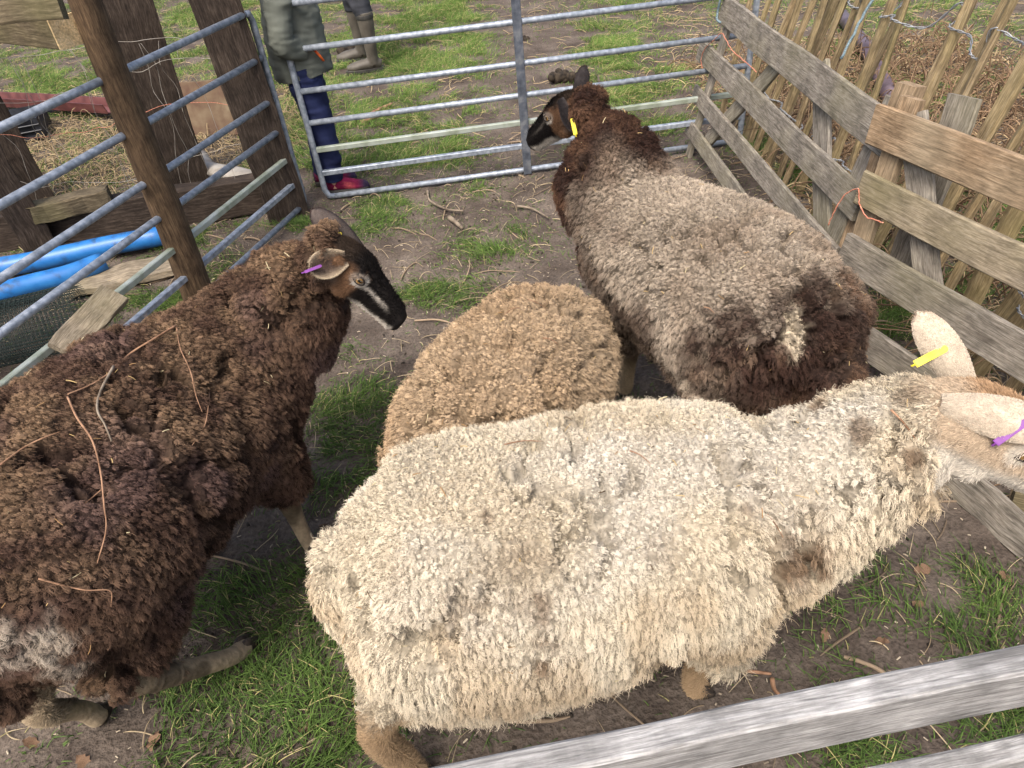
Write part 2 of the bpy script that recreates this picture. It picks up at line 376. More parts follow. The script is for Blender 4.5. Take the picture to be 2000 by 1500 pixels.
M['eye'] = mat_attr('sheep_eye', .08, .6)
M['tag_yellow'] = mat_plain('yellow_plastic', lin(236, 214, 40), lin(244, 228, 70), 60, .4, .5, bump=.05)
M['tag_purple'] = mat_plain('purple_plastic', lin(104, 46, 122), lin(124, 62, 144), 60, .4, .5, bump=.05)
M['hoof'] = mat_plain('hoof_horn', lin(38, 33, 30), lin(80, 70, 60), 90, .6, .3)

def build_sheep(name, label, base, spine, head, legs, tail, colors, wool, seed, voxel=.0036, ears=(), tags=(), face_hair=True, group='sheep crowded in the pen', extra=(), hs=0.0, marks=(), under=.75, hay=120):
    root = empty(name, base); tag(root, label, 'sheep', group)
    S = spline(np.array(spine), 40)
    parts = [tube(S[:, :3], S[:, 3], 24, rad2=S[:, 4])]
    hp, (P, f, u, r) = head_parts(*head); k = head[3]; parts += hp
    for lg in legs: parts.append(leg_tube(lg[0], lg[1]))
    if tail is not None: parts.append(leg_tube(tail[0], tail[1]))
    for e in extra: parts.append(leg_tube(*e))
    me = remesh('body', parts, voxel, 10)
    co, no, tr = mesh_arrays(me)
    s = (co - P) @ f; ax = np.linalg.norm((co - P) - np.outer(s, f), axis=1)
    headm = sstep((hs - .035) * k, hs * k, s + .55 * ((co - P) @ u)) * (ax < .125 * k)
    legm = np.zeros(len(co))
    for pts, rads, _f in legs:
        pts = spline(np.asarray(pts, float), 24); d = np.min(np.linalg.norm(co[:, None] - pts[None, len(pts) // 3:], axis=2), axis=1)
        legm = np.maximum(legm, (1 - sstep(.035, .05, d)) * (1 - sstep(wool['legtop'] - .04, wool['legtop'] + .02, co[:, 2])))
    wt = np.clip(1 - headm - legm, 0, 1)
    hl = np.stack([s / k, (co - P) @ u / k, (co - P) @ r / k], 1)
    smooth_no = no.copy(); wr = wt * sstep(.12, .2, co[:, 2])
    co = relief(co, no, wr, seed, **{a: b for a, b in wool.items() if a != 'legtop'})
    from mathutils.bvhtree import BVHTree
    BVH[name + str(seed)] = bvh = BVHTree.FromPolygons([Vector(v) for v in co], tr.tolist())
    for mx_, my_, rad, am, cc in marks:
        h = bvh.ray_cast(Vector(CPOS), Vector(ray(mx_, my_)))
        if h[0] is not None: MARKS.setdefault(seed, []).append((np.array(h[0]), rad, am, np.array(cc)))
    cw = colors['wool'](co, no) * under; cf = colors['face'](hl, co); cl = colors['leg'](co)  # wool colour below the locks darkened, painting crevice shade into the body
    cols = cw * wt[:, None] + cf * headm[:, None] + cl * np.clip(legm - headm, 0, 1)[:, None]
    # vertices to the root's frame
    org = np.array(base, float); me.vertices.foreach_set('co', (co - org).astype(np.float32).ravel()); me.update()
    no = mesh_arrays(me)[1]
    me.polygons.foreach_set('use_smooth', [True] * len(me.polygons))
    for mm in list(me.materials): me.materials.clear()
    me.materials.append(M['skin']); add_colors(me, cols)
    body = link(bpy.data.objects.new('body', me), root)
    w2 = {a: b for a, b in wool.items() if a != 'legtop'}
    wtw = wt * (co[:, 2] > .13) * np.where(no[:, 2] < -.75, .35, 1)
    fleece(root, co, no, smooth_no, tr, wtw, colors['wool'], seed, gap_shade=under, **w2)
    # chaff and bits of hay stuck in the wool
    rb = np.random.default_rng(seed + 7); up_w = wtw * np.clip(smooth_no[:, 2] + .25, 0, 1); q, qn = scatter(co, no, tr, up_w, hay, rb); m_ = len(q)
    dv = rb.normal(0, 1, (m_, 3)); dv = norm(dv - smooth_no[rb.integers(0, 1, m_)] * 0 - qn * (dv * qn).sum(1, keepdims=True)); LL = rb.uniform(.005, .022, (m_, 1, 1)); tt_ = np.linspace(-.5, .5, 4)[None, :, None]
    hp_ = q[:, None] + qn[:, None] * rb.uniform(.006, .014, (m_, 1, 1)) + dv[:, None] * LL * tt_ + qn[:, None] * LL * .3 * (.25 - tt_ ** 2)
    pal = np.array([lin(186, 160, 112), lin(150, 120, 84), lin(84, 66, 48), lin(196, 182, 146)])
    tag(hair_obj('hay_bits', hp_, np.repeat(rb.uniform(.0004, .0009, (m_, 1)), 4, 1), pal[rb.integers(0, 4, m_)], M['wool'], root), kind='stuff')
    if face_hair:
        lay = np.where((headm > .5)[:, None], -f, np.array([0, 0, -1.]))
        wf = np.clip(headm + legm, 0, 1) * (s < .225 * k)
        shorthair(root, 'short_hair', co, no, tr, wf, cols, seed + 1, 260000, .009 * k, norm(-f + np.array([0, 0, -.6])), .0006)
    for e in ears:
        b, d, fc, ln, wd, cup, c1, c2, ed = e
        bb = P + f * b[0] * k + u * b[1] * k + r * b[2] * k; ear(root, bb, d, fc, ln, wd, cup, c1, c2, seed + 5, k, ed)
    for sg in (-1, 1):
        c = P + f * .074 * k + u * .020 * k + r * sg * .0555 * k
        ou = norm(r * sg + f * .35 + u * .15); eye(root, c - ou * .004, ou, f, .0148 * k)
        # lids: a raised rim round the eye
        a = np.linspace(0, 2 * math.pi, 17); rim = [c + ou * .0045 + f * math.cos(q) * .0175 * k + u * math.sin(q) * .0120 * k - f * .002 for q in a]
        v, fcs = tube(rim, .0028 * k, 6, up=ou); mesh_obj('eyelid', v, fcs, M['lid'], root, True)
    for ei, t, across, (ix, iy), ln, wd, m in tags:
        b, d, fc, eln = ears[ei][:4]; d = norm(d); q = P + f * b[0] * k + u * b[1] * k + r * b[2] * k + d * eln * t
        vw = norm(CPOS - q); ri = norm(np.cross(UPV, vw)); ui = np.cross(vw, ri); dr = norm(ri * ix + ui * iy)
        ear_tag(root, q + vw * .02 - dr * ln * across, dr, vw, ln, wd, M[m])
    for lg in legs:
        pe = np.asarray(lg[0][-1], float); q = np.asarray(lg[2], float); hoof(root, [pe[0], pe[1], 0.0], q, M['hoof'])
    return root
BVH = {}; MARKS = {}
def marked(c, p, seed):
    for q, rad, a, mc in MARKS.get(seed, ()):
        d = np.linalg.norm(p - q, axis=1) / rad; k = d < 1.7
        if k.any(): c[k] = mixc(c[k], mc[None], a * (1 - sstep(.25, 1.0, d[k] + (fbm(p[k], 35, seed + 8, 2) - .5) * 1.3)))
    return c
M['lid'] = mat_plain('eyelid', lin(20, 15, 13), lin(34, 26, 22), 80, .6, .3, bump=0)
# ------------------------------------------------------------------ materials of the place
def mat_wood(name, cols, along=7, across=75, rough=.85, bump=.5, green=None, green_amt=.0, knots=.25, dirt=None, kr0=.2):
    m, n, l, b = newmat(name)
    at = n.new('ShaderNodeAttribute'); at.attribute_name = 'grain'
    mp = n.new('ShaderNodeMapping'); mp.inputs['Scale'].default_value = (along, across, across); l.new(at.outputs['Vector'], mp.inputs[0])
    wz = n.new('ShaderNodeTexNoise'); wz.inputs['Scale'].default_value = 6; l.new(at.outputs['Vector'], wz.inputs[0])
    mxv = n.new('ShaderNodeVectorMath'); mxv.operation = 'MULTIPLY_ADD'; l.new(wz.outputs[1], mxv.inputs[0]); mxv.inputs[1].default_value = (.8, 2.4, 2.4); l.new(mp.outputs[0], mxv.inputs[2])
    g = n.new('ShaderNodeTexNoise'); g.inputs['Scale'].default_value = 1.6; g.inputs['Detail'].default_value = 8; g.inputs['Roughness'].default_value = .7; l.new(mxv.outputs[0], g.inputs[0])
    r = ramp(n, [(.25, cols[0]), (.5, cols[1]), (.78, cols[2])]); l.new(g.outputs[0], r.inputs[0]); out = r.outputs[0]
    p = n.new('ShaderNodeTexNoise'); p.inputs['Scale'].default_value = 14; p.inputs['Detail'].default_value = 8; p.inputs['Roughness'].default_value = .65; l.new(at.outputs['Vector'], p.inputs[0])
    mr = n.new('ShaderNodeMapRange'); mr.inputs[1].default_value = .3; mr.inputs[2].default_value = .7; mr.inputs[3].default_value = .55; mr.inputs[4].default_value = 1.3; l.new(p.outputs[0], mr.inputs[0])
    mx = n.new('ShaderNodeMix'); mx.data_type = 'RGBA'; mx.blend_type = 'MULTIPLY'; mx.inputs[0].default_value = 1; l.new(out, mx.inputs[6]); l.new(mr.outputs[0], mx.inputs[7]); out = mx.outputs[2]
    sp = n.new('ShaderNodeTexNoise'); sp.inputs['Scale'].default_value = 5; sp.inputs['Detail'].default_value = 5; l.new(mp.outputs[0], sp.inputs[0])
    sr = n.new('ShaderNodeMapRange'); sr.inputs[1].default_value = .3; sr.inputs[2].default_value = .65; sr.inputs[3].default_value = .55; sr.inputs[4].default_value = 1.2; l.new(sp.outputs[0], sr.inputs[0])
    sx = n.new('ShaderNodeMix'); sx.data_type = 'RGBA'; sx.blend_type = 'MULTIPLY'; sx.inputs[0].default_value = .8; l.new(out, sx.inputs[6]); l.new(sr.outputs[0], sx.inputs[7]); out = sx.outputs[2]
    if knots:
        mk = n.new('ShaderNodeMapping'); mk.inputs['Scale'].default_value = (3.2, 11, 11); l.new(at.outputs['Vector'], mk.inputs[0])
        v = n.new('ShaderNodeTexVoronoi'); v.inputs['Scale'].default_value = 1.0; l.new(mk.outputs[0], v.inputs[0])
        kr = n.new('ShaderNodeMapRange'); kr.inputs[1].default_value = .05; kr.inputs[2].default_value = kr0; kr.inputs[3].default_value = knots; kr.inputs[4].default_value = 0; l.new(v.outputs['Distance'], kr.inputs[0])
        mk2 = n.new('ShaderNodeMix'); mk2.data_type = 'RGBA'; l.new(kr.outputs[0], mk2.inputs[0]); l.new(out, mk2.inputs[6]); mk2.inputs[7].default_value = (*[c * .35 for c in cols[0]], 1); out = mk2.outputs[2]
    if green is not None:
        q = n.new('ShaderNodeTexNoise'); q.inputs['Scale'].default_value = 3.5; q.inputs['Detail'].default_value = 6; l.new(at.outputs['Vector'], q.inputs[0])
        qr = n.new('ShaderNodeMapRange'); qr.inputs[1].default_value = .45; qr.inputs[2].default_value = .7; qr.inputs[3].default_value = 0; qr.inputs[4].default_value = green_amt; l.new(q.outputs[0], qr.inputs[0])
        gm = n.new('ShaderNodeMix'); gm.data_type = 'RGBA'; l.new(qr.outputs[0], gm.inputs[0]); l.new(out, gm.inputs[6]); gm.inputs[7].default_value = (*green, 1); out = gm.outputs[2]
    ms = n.new('ShaderNodeMapping'); ms.inputs['Scale'].default_value = (1.1, 42, 42); l.new(at.outputs['Vector'], ms.inputs[0])
    cr = n.new('ShaderNodeTexNoise'); cr.inputs['Scale'].default_value = 1.3; cr.inputs['Detail'].default_value = 3; l.new(ms.outputs[0], cr.inputs[0])
    cm = n.new('ShaderNodeMath'); cm.operation = 'SUBTRACT'; cm.inputs[1].default_value = .5; l.new(cr.outputs[0], cm.inputs[0]); ca = n.new('ShaderNodeMath'); ca.operation = 'ABSOLUTE'; l.new(cm.outputs[0], ca.inputs[0])
    cq = n.new('ShaderNodeMapRange'); cq.inputs[1].default_value = .004; cq.inputs[2].default_value = .022; cq.inputs[3].default_value = .75; cq.inputs[4].default_value = 0; l.new(ca.outputs[0], cq.inputs[0])
    cf = n.new('ShaderNodeMath'); cf.operation = 'MULTIPLY'; l.new(cq.outputs[0], cf.inputs[0]); l.new(p.outputs[0], cf.inputs[1])
    cx = n.new('ShaderNodeMix'); cx.data_type = 'RGBA'; l.new(cf.outputs[0], cx.inputs[0]); l.new(out, cx.inputs[6]); cx.inputs[7].default_value = (*[c * .3 for c in cols[0]], 1); out = cx.outputs[2]
    l.new(out, b.inputs['Base Color']); b.inputs['Roughness'].default_value = rough; b.inputs['Specular IOR Level'].default_value = .2
    bp = n.new('ShaderNodeBump'); bp.inputs['Strength'].default_value = bump; bp.inputs['Distance'].default_value = .003; l.new(g.outputs[0], bp.inputs['Height']); l.new(bp.outputs[0], b.inputs['Normal'])
    return m
M['wood_panel'] = mat_wood('weathered_grey_wood', [lin(82, 75, 67), lin(134, 127, 116), lin(168, 162, 151)], green=lin(120, 116, 84), green_amt=.35)
M['wood_new'] = mat_wood('brown_board', [lin(92, 76, 58), lin(146, 124, 98), lin(176, 156, 130)], green=lin(140, 132, 112), green_amt=.5)
M['wood_mix'] = mat_wood('sandy_board', [lin(96, 86, 70), lin(148, 136, 116), lin(174, 163, 144)], green=lin(118, 112, 78), green_amt=.5)
M['wood_front'] = mat_wood('silvered_board', [lin(116, 114, 112), lin(154, 153, 151), lin(184, 184, 183)], along=5, across=80, bump=.9, knots=.8, kr0=.28)
M['wood_pale'] = mat_wood('cleft_chestnut', [lin(84, 70, 50), lin(146, 128, 98), lin(180, 164, 134)], along=6, across=80, bump=.9, green=lin(112, 108, 66), green_amt=.45, knots=.1)
M['wood_dark'] = mat_wood('tarred_sleeper', [lin(34, 28, 25), lin(62, 53, 46), lin(98, 87, 77)], bump=.9, knots=.2)
M['wood_post'] = mat_wood('round_post_wood', [lin(54, 43, 32), lin(92, 75, 57), lin(124, 104, 80)], along=5, across=60, bump=.9, knots=.1)
M['wood_cut'] = mat_wood('fresh_sawn_timber', [lin(206, 176, 128), lin(224, 198, 152), lin(236, 214, 176)], across=30, bump=.2)
M['wood_mossy'] = mat_wood('mossy_timber', [lin(60, 52, 40), lin(98, 88, 70), lin(140, 128, 106)], green=lin(96, 96, 60), green_amt=.5)
M['galv'] = mat_plain('galvanised_steel', 0, 0, 45, .48, .5, .35, .12, stops=[(.3, lin(112, 120, 130)), (.5, lin(142, 151, 162)), (.7, lin(172, 180, 190))])
M['galv_green'] = mat_plain('galvanised_steel_with_algae', 0, 0, 14, .6, .4, .2, .2, stops=[(.3, lin(118, 128, 108)), (.5, lin(150, 158, 146)), (.75, lin(172, 180, 178))])
M['galv_dark'] = mat_plain('weathered_galvanised_bar', 0, 0, 30, .55, .4, .4, .2, stops=[(.3, lin(72, 78, 88)), (.5, lin(96, 102, 112)), (.7, lin(126, 130, 134))])
M['wire'] = mat_plain('fence_wire', lin(120, 124, 128), lin(160, 164, 168), 80, .5, .5, .5, .1)
M['blue_pipe'] = mat_plain('blue_plastic_pipe', 0, 0, 17, .4, .5, 0, .1, stops=[(.25, lin(44, 62, 76)), (.42, lin(34, 104, 172)), (.72, lin(50, 122, 188)), (.82, lin(96, 132, 160))])
M['maroon'] = mat_plain('maroon_plastic', lin(78, 44, 44), lin(108, 66, 64), 14, .45, .5)
M['mauve_pipe'] = mat_plain('faded_brown_pipe', lin(66, 54, 60), lin(104, 90, 98), 10, .4, .5)
M['black_plastic'] = mat_plain('black_plastic', lin(24, 26, 32), lin(46, 50, 58), 20, .45, .5)
M['rust'] = mat_plain('rusty_sheet', 0, 0, 9, .8, .3, 0, .3, stops=[(.3, lin(88, 64, 54)), (.5, lin(108, 90, 72)), (.75, lin(132, 118, 96))])
M['pale_plastic'] = mat_plain('dirty_white_plastic', lin(118, 112, 104), lin(160, 155, 146), 12, .5, .4)
M['orange_twine'] = mat_plain('orange_baler_twine', lin(172, 96, 72), lin(206, 150, 128), 220, .8, .2)
M['blue_twine'] = mat_plain('faded_blue_cord', lin(84, 104, 112), lin(132, 150, 156), 200, .8, .2)
M['twig'] = mat_plain('dry_stem', lin(112, 84, 64), lin(160, 126, 100), 40, .8, .2)
M['twig_dark'] = mat_plain('grey_stick', lin(92, 82, 70), lin(138, 126, 110), 30, .85, .2)
M['leaf'] = mat_plain('dead_leaf', lin(92, 70, 54), lin(136, 110, 88), 35, .8, .25)
M['dung'] = mat_plain('dung_clod', lin(34, 30, 26), lin(66, 58, 48), 40, .85, .2, bump=.9)
M['strand'] = mat_attr('blade_and_straw', .75, .25)

def set_grain(me, g):
    a = me.attributes.new('grain', 'FLOAT_VECTOR', 'POINT'); a.data.foreach_set('vector', np.asarray(g, np.float32).ravel())
_gid = [0]
def plank(name, a, b, wdir, w, t, mat, parent=None, rough=.002, segs=7, w2=None, ends=.0, seed=None):
    """A sawn board from a to b, w wide along wdir and t thick, edges chamfered and a little uneven."""
    _gid[0] += 1; rng = np.random.default_rng(1000 + _gid[0] if seed is None else seed)
    a = np.asarray(a, float); b = np.asarray(b, float); d = norm(b - a); wd = np.asarray(wdir, float); wd = norm(wd - d * (wd @ d)); td = np.cross(d, wd); Ln = np.linalg.norm(b - a)
    w2 = w if w2 is None else w2; rings, gr = [], []
    c = min(.0035, t * .22, w * .2)
    for k in range(segs + 1):
        s = k / segs; ww = (w * (1 - s) + w2 * s) / 2 * (1 + rng.normal(0, rough * 4)); tt = t / 2
        prof = [(-ww + c, -tt), (ww - c, -tt), (ww, -tt + c), (ww, tt - c), (ww - c, tt), (-ww + c, tt), (-ww, tt - c), (-ww, -tt + c)]
        off = rng.normal(0, rough, 2); ring = []
        for x, y in prof:
            jx, jy = rng.normal(0, rough * .5, 2); e = rng.normal(0, ends) if k in (0, segs) else 0
            ring.append(a + d * (Ln * s + e) + wd * (x + off[0] + jx) + td * (y + off[1] + jy)); gr.append((Ln * s + _gid[0] * 3.7, x + _gid[0] * 1.3, y + _gid[0] * .7))
        rings.append(np.array(ring))
    v, f = loft(rings); o = mesh_obj(name, v, f, mat, parent, at=(a + b) / 2 if parent is None else None); set_grain(o.data, gr); return o
def round_log(name, path, rad, mat, parent=None, n=14, wob=.04):
    _gid[0] += 1; rng = np.random.default_rng(2000 + _gid[0]); path = np.asarray(path, float); k = len(path); rad = np.broadcast_to(rad, (k,)).astype(float)
    t, s, u = frames(path, (0.1, 1, .05)); a = np.linspace(0, 2 * math.pi, n, endpoint=False); shape = 1 + rng.normal(0, wob, n); rings, gr = [], []; acc = 0
    for i in range(k):
        if i: acc += np.linalg.norm(path[i] - path[i - 1])
        rr = rad[i] * shape * (1 + rng.normal(0, wob * .25, n)); rings.append(path[i] + np.outer(np.cos(a) * rr, s[i]) + np.outer(np.sin(a) * rr, u[i]))
        gr += [(acc + _gid[0] * 2.1, q * rad[i] + _gid[0], .3) for q in a]
    v, f = loft(rings); o = mesh_obj(name, v, f, mat, parent, True, at=path[0] if parent is None else None); set_grain(o.data, gr); return o
def rod(name, path, rad, mat, parent=None, n=10, at=None, rad2=None, up=(0, 0, 1)):
    v, f = tube(path, rad, n, rad2, up); return mesh_obj(name, v, f, mat, parent, True, at=at)
def boxbar(name, a, b, w, h, mat, parent, up=(0, 0, 1)):
    a = np.asarray(a, float); b = np.asarray(b, float); d = norm(b - a); u = norm(np.asarray(up) - d * (np.asarray(up, float) @ d)); s = np.cross(d, u); rings = []
    c = .003
    for p in (a, b): rings.append(np.array([p + s * x + u * y for x, y in ((-w / 2 + c, -h / 2), (w / 2 - c, -h / 2), (w / 2, -h / 2 + c), (w / 2, h / 2 - c), (w / 2 - c, h / 2), (-w / 2 + c, h / 2), (-w / 2, h / 2 - c), (-w / 2, -h / 2 + c))]))
    v, f = loft(rings); return mesh_obj(name, v, f, mat, parent)

# ------------------------------------------------------------------ ground
def gz(x, y):
    p = np.stack([np.asarray(x, float), np.asarray(y, float), np.zeros_like(np.asarray(x, float))], -1)
    near = np.exp(-((np.asarray(x)) ** 2 + (np.asarray(y) - 3) ** 2) / 400)
    return ((fbm(p, 2.2, 201, 3) - .5) * .045 + (fbm(p, 14, 203, 2) - .5) * .018) * near - .008
def axis(lo, hi, fine_lo, fine_hi, step, far):
    mid = np.arange(fine_lo, fine_hi + step / 2, step); g = []; s = step; x = fine_hi
    while x < hi: s *= 1.22; x += s; g.append(min(x, hi))
    h = []; s = step; x = fine_lo
    while x > lo: s *= 1.22; x -= s; h.append(max(x, lo))
    return np.array(h[::-1] + list(mid) + g)
gx = axis(-300, 300, -3.2, 2.8, .026, 300); gy = axis(-60, 400, -.3, 5.2, .026, 400)
X, Y = np.meshgrid(gx, gy); Z = gz(X, Y) + (noise3(np.stack([X, Y, X * 0], -1), 45, 207) - .5) * .012
nx, ny = len(gx), len(gy); idx = np.arange(nx * ny).reshape(ny, nx)
gf = np.stack([idx[:-1, :-1], idx[:-1, 1:], idx[1:, 1:], idx[1:, :-1]], -1).reshape(-1, 4)
m, n, l, b = newmat('soil')
tc = n.new('ShaderNodeTexCoord'); n1 = n.new('ShaderNodeTexNoise'); n1.inputs['Scale'].default_value = 3.5; n1.inputs['Detail'].default_value = 10; n1.inputs['Roughness'].default_value = .7
n2 = n.new('ShaderNodeTexNoise'); n2.inputs['Scale'].default_value = 90; n2.inputs['Detail'].default_value = 6
l.new(tc.outputs['Object'], n1.inputs[0]); l.new(tc.outputs['Object'], n2.inputs[0])
r1 = ramp(n, [(.3, lin(58, 50, 45)), (.5, lin(90, 81, 73)), (.72, lin(118, 108, 98))]); l.new(n1.outputs[0], r1.inputs[0])
mr = n.new('ShaderNodeMapRange'); mr.inputs[1].default_value = .25; mr.inputs[2].default_value = .75; mr.inputs[3].default_value = .6; mr.inputs[4].default_value = 1.4; l.new(n2.outputs[0], mr.inputs[0])
mx = n.new('ShaderNodeMix'); mx.data_type = 'RGBA'; mx.blend_type = 'MULTIPLY'; mx.inputs[0].default_value = 1; l.new(r1.outputs[0], mx.inputs[6]); l.new(mr.outputs[0], mx.inputs[7]); l.new(mx.outputs[2], b.inputs['Base Color'])
bp = n.new('ShaderNodeBump'); bp.inputs['Strength'].default_value = .9; bp.inputs['Distance'].default_value = .012; l.new(n2.outputs[0], bp.inputs['Height']); l.new(bp.outputs[0], b.inputs['Normal']); b.inputs['Roughness'].default_value = .95; b.inputs['Specular IOR Level'].default_value = .15
me = bpy.data.meshes.new('ground'); me.from_pydata(np.stack([X, Y, Z], -1).reshape(-1, 3).tolist(), [], gf.tolist()); me.update(); me.materials.append(m)
me.polygons.foreach_set('use_smooth', [True] * len(me.polygons))
tag(link(bpy.data.objects.new('ground', me)), kind='structure')

# ------------------------------------------------------------------ galvanised sheep hurdles
def hurdle(label, c0, d, length, heights, stiles, square=(4, 5), mid=None):
    root = empty('sheep_hurdle', c0); tag(root, label, 'hurdle'); d = np.asarray(d, float)
    c0 = np.asarray(c0, float); c1 = c0 + d * length; z = lambda p, h: np.array([p[0], p[1], h]); top = heights[0]; bot = heights[-1]
    for p in (c0, c1):
        q = d * .045 * (1 if p is c0 else -1)
        path = [z(p + q, bot), z(p + q * .35, bot + .004), z(p, bot + .04), z(p, .5), z(p, top - .035), z(p + q * .35, top - .004), z(p + q, top)]
        rod('end_stile', path, .0155, M['galv'], root, 12, up=np.cross(d, (0, 0, 1)))
    for i, h in enumerate(heights):
        a, b = z(c0, h) + d * .014, z(c1, h) - d * .014
        if i in square: boxbar('rail', a, b, .026, .026, M['galv_green'] if i == 4 else M['galv'], root)
        else: rod('rail', [a + d * (.03 if i in (0, len(heights) - 1) else 0), (a + b) / 2, b - d * (.03 if i in (0, len(heights) - 1) else 0)], .0142, M['galv'], root, 12)
    nrm = np.cross(d, (0, 0, 1.))
    if mid: 
        p = c0 + d * mid + nrm * .020; boxbar('middle_stile', z(p, bot - .016), z(p, top + .06), .044, .014, M['galv_dark'], root, up=nrm)
    for s in stiles:
        p = c0 + d * s + nrm * .02; boxbar('brace', z(p, bot), z(p, top), .04, .01, M['galv'], root, up=nrm)
    return root
LH = [.954, .764, .578, .436, .295, .163, .035]
lc = G(600, 408); ld = np.array([-math.sin(math.radians(20)), -math.cos(math.radians(20)), 0])
hurdle('galvanised steel sheep hurdle along the left side of the pen', lc, ld, 2.44, LH, ())
bc = G(640, 392); bd = norm(G(1330, 297) - bc); bd[2] = 0
hurdle('galvanised steel sheep hurdle across the back of the pen', bc, bd, 2.3, [.955, .762, .572, .418, .28, .155, .022], (), mid=float((G(1031, 341) - bc) @ bd))
# bars pinning the two hurdles together at the corner
pin = lc * .55 + bc * .45

# ------------------------------------------------------------------ slatted wooden panels on the right
def lean_frame(b0, d, lean):
    d = norm(d); o = np.cross(d, (0, 0, 1.)); o = o if o[0] > 0 else -o; u = o * math.sin(math.radians(lean)) + np.array([0, 0, math.cos(math.radians(lean))]); nn = np.cross(d, u); nn = nn if nn[0] < 0 else -nn
    return lambda a, h, k=0.0: np.asarray(b0) + d * a + u * h + nn * k, d, u, nn
F1, d1, u1, n1v = lean_frame((1.11, 3.75, 0.0), (0, -1, 0), 12)
p1 = empty('slatted_panel', (1.11, 3.0, 0)); tag(p1, 'grey slatted wooden panel beside the back hurdle, leaning on the palings', 'wooden panel')
for a0, a1, h, w, mt in ((-.04, 1.72, .712, .122, 'wood_panel'), (-.19, 1.70, .488, .105, 'wood_panel'), (-.11, 1.70, .290, .082, 'wood_panel'), (-.05, 1.70, .125, .078, 'wood_panel')):
    plank('rail', F1(a0, h, .021), F1(a1, h + random.uniform(-.006, .006), .021), u1, w, .019, M[mt], p1, .0022)
plank('stile', F1(.03, -.01), F1(.05, .83), d1, .062, .022, M['wood_panel'], p1, .0015)
plank('stile', F1(1.62, .0), F1(1.60, .80), d1, .085, .022, M['wood_panel'], p1, .0015)
plank('brace', F1(.22, .14, -.002), F1(.80, .735, -.002), u1, .085, .018, M['wood_panel'], p1, .0015)
plank('brace', F1(1.08, .755, -.001), F1(1.60, .235, -.001), u1 + d1, .10, .018, M['wood_panel'], p1, .0015)
F2, d2, u2, n2v = lean_frame((1.10, 2.05, 0.0), (.33, -.944, 0), 9)
p2 = empty('slatted_panel', (1.3, 1.5, 0)); tag(p2, 'slatted wooden panel with brown top board beside the white sheep\'s head', 'wooden panel')
for a0, a1, h, w, mt in ((-.0, 1.7, .742, .118, 'wood_new'), (.03, 1.7, .555, .108, 'wood_mix'), (.05, 1.7, .350, .118, 'wood_panel'), (.10, 1.7, .118, .11, 'wood_panel')):
    plank('rail', F2(a0, h, .023), F2(a1, h + random.uniform(-.005, .005), .023), u2, w, .022, M[mt], p2, .0022, ends=.004)
plank('stile', F2(.10, -.01), F2(.08, .84), d2, .07, .03, M['wood_new'], p2, .002)
plank('stile', F2(1.62, .0), F2(1.62, .80), d2, .08, .024, M['wood_panel'], p2, .0015)
plank('brace', F2(.10, .80, -.004), F2(.50, .16, -.004), u2 + d2, .085, .018, M['wood_panel'], p2, .002)
st = empty('stake', F2(.02, 0, -.06)); tag(st, 'short brown stake where the two slatted panels meet', 'stake')
plank('stake_body', F2(.03, -.02, -.055), F2(.015, .86, -.055), d2, .075, .05, M['wood_new'], st, .003)
pb = G(1891, 983); pe = G(2060, 1131)
ob = plank('loose_board', pb + norm(pb - pe) * .25 + np.array([0, 0, .045]), pe + np.array([0, 0, .045]), (.25, .1, 1), .10, .026, M['wood_panel'], None, .003)
tag(ob, 'weathered board lying on edge under the white sheep\'s chin', 'board')
o2 = plank('loose_board', G(1975, 1010) + np.array([0, .03, .06]), G(2150, 1090) + np.array([.05, .1, .06]), (.4, .2, .9), .10, .02, M['wood_mossy'], None, .003)
tag(o2, 'mossy green board at the right edge behind the weathered board', 'board')
# tilted grey slat behind panel two
o3 = plank('timber_offcut', F2(.20, .35, -.09), F2(.16, .86, -.11), d2, .10, .02, M['wood_panel'], None, .002); tag(o3, 'short grey slat standing behind the brown top board', 'offcut')

# ------------------------------------------------------------------ cleft chestnut palings behind the panels
pf = empty('paling_fence', (1.5, 2.4, 0)); tag(pf, 'cleft chestnut paling fence strung on twisted wire behind the slatted panels', 'fence')
rngp = np.random.default_rng(5); pick = []
y = 4.15; 
while y > .35:
    bx = 1.42 + .10 * (4.15 - y) * .55 + rngp.normal(0, .02); lean_x = rngp.normal(.22, .05); lean_y = rngp.normal(.0, .07)
    h = rngp.uniform(1.02, 1.2); w = rngp.uniform(.040, .068); t = rngp.uniform(.022, .036)
    a = np.array([bx, y, -.03]); b_ = np.array([bx + lean_x * h, y + lean_y * h, h]); mid_ = (a + b_) / 2 + rngp.normal(0, .012, 3)
    _gid[0] += 1; rings, gr = [], []
    q = np.array([[-1, -.5], [-.2, -1], [.8, -.7], [1, .3], [.1, 1], [-.8, .6]]) * (1 + rngp.normal(0, .18, (6, 2)))
    rot = rngp.uniform(-.7, .7); cr, sr = math.cos(rot), math.sin(rot); P = spline(np.array([a, mid_, b_]), 7)
    for k in range(7):
        sc = 1 - .12 * k / 6 if k < 6 else .55
        for_ = np.stack([q[:, 0] * t / 2 * cr - q[:, 1] * w / 2 * sr, q[:, 0] * t / 2 * sr + q[:, 1] * w / 2 * cr], 1) * sc * (1 + rngp.normal(0, .05, (6, 1)))
        rings.append(P[k] + np.column_stack([for_, np.zeros(6)])); gr += [(k * .18 + _gid[0] * 2.3, x + _gid[0], z_ + .2 * _gid[0]) for x, z_ in for_ * 1.0]
    v, f = loft(rings); o = mesh_obj('paling', v, f, M['wood_pale'], pf); set_grain(o.data, gr); pick.append((a, b_, w))
    y -= rngp.uniform(.085, .125)
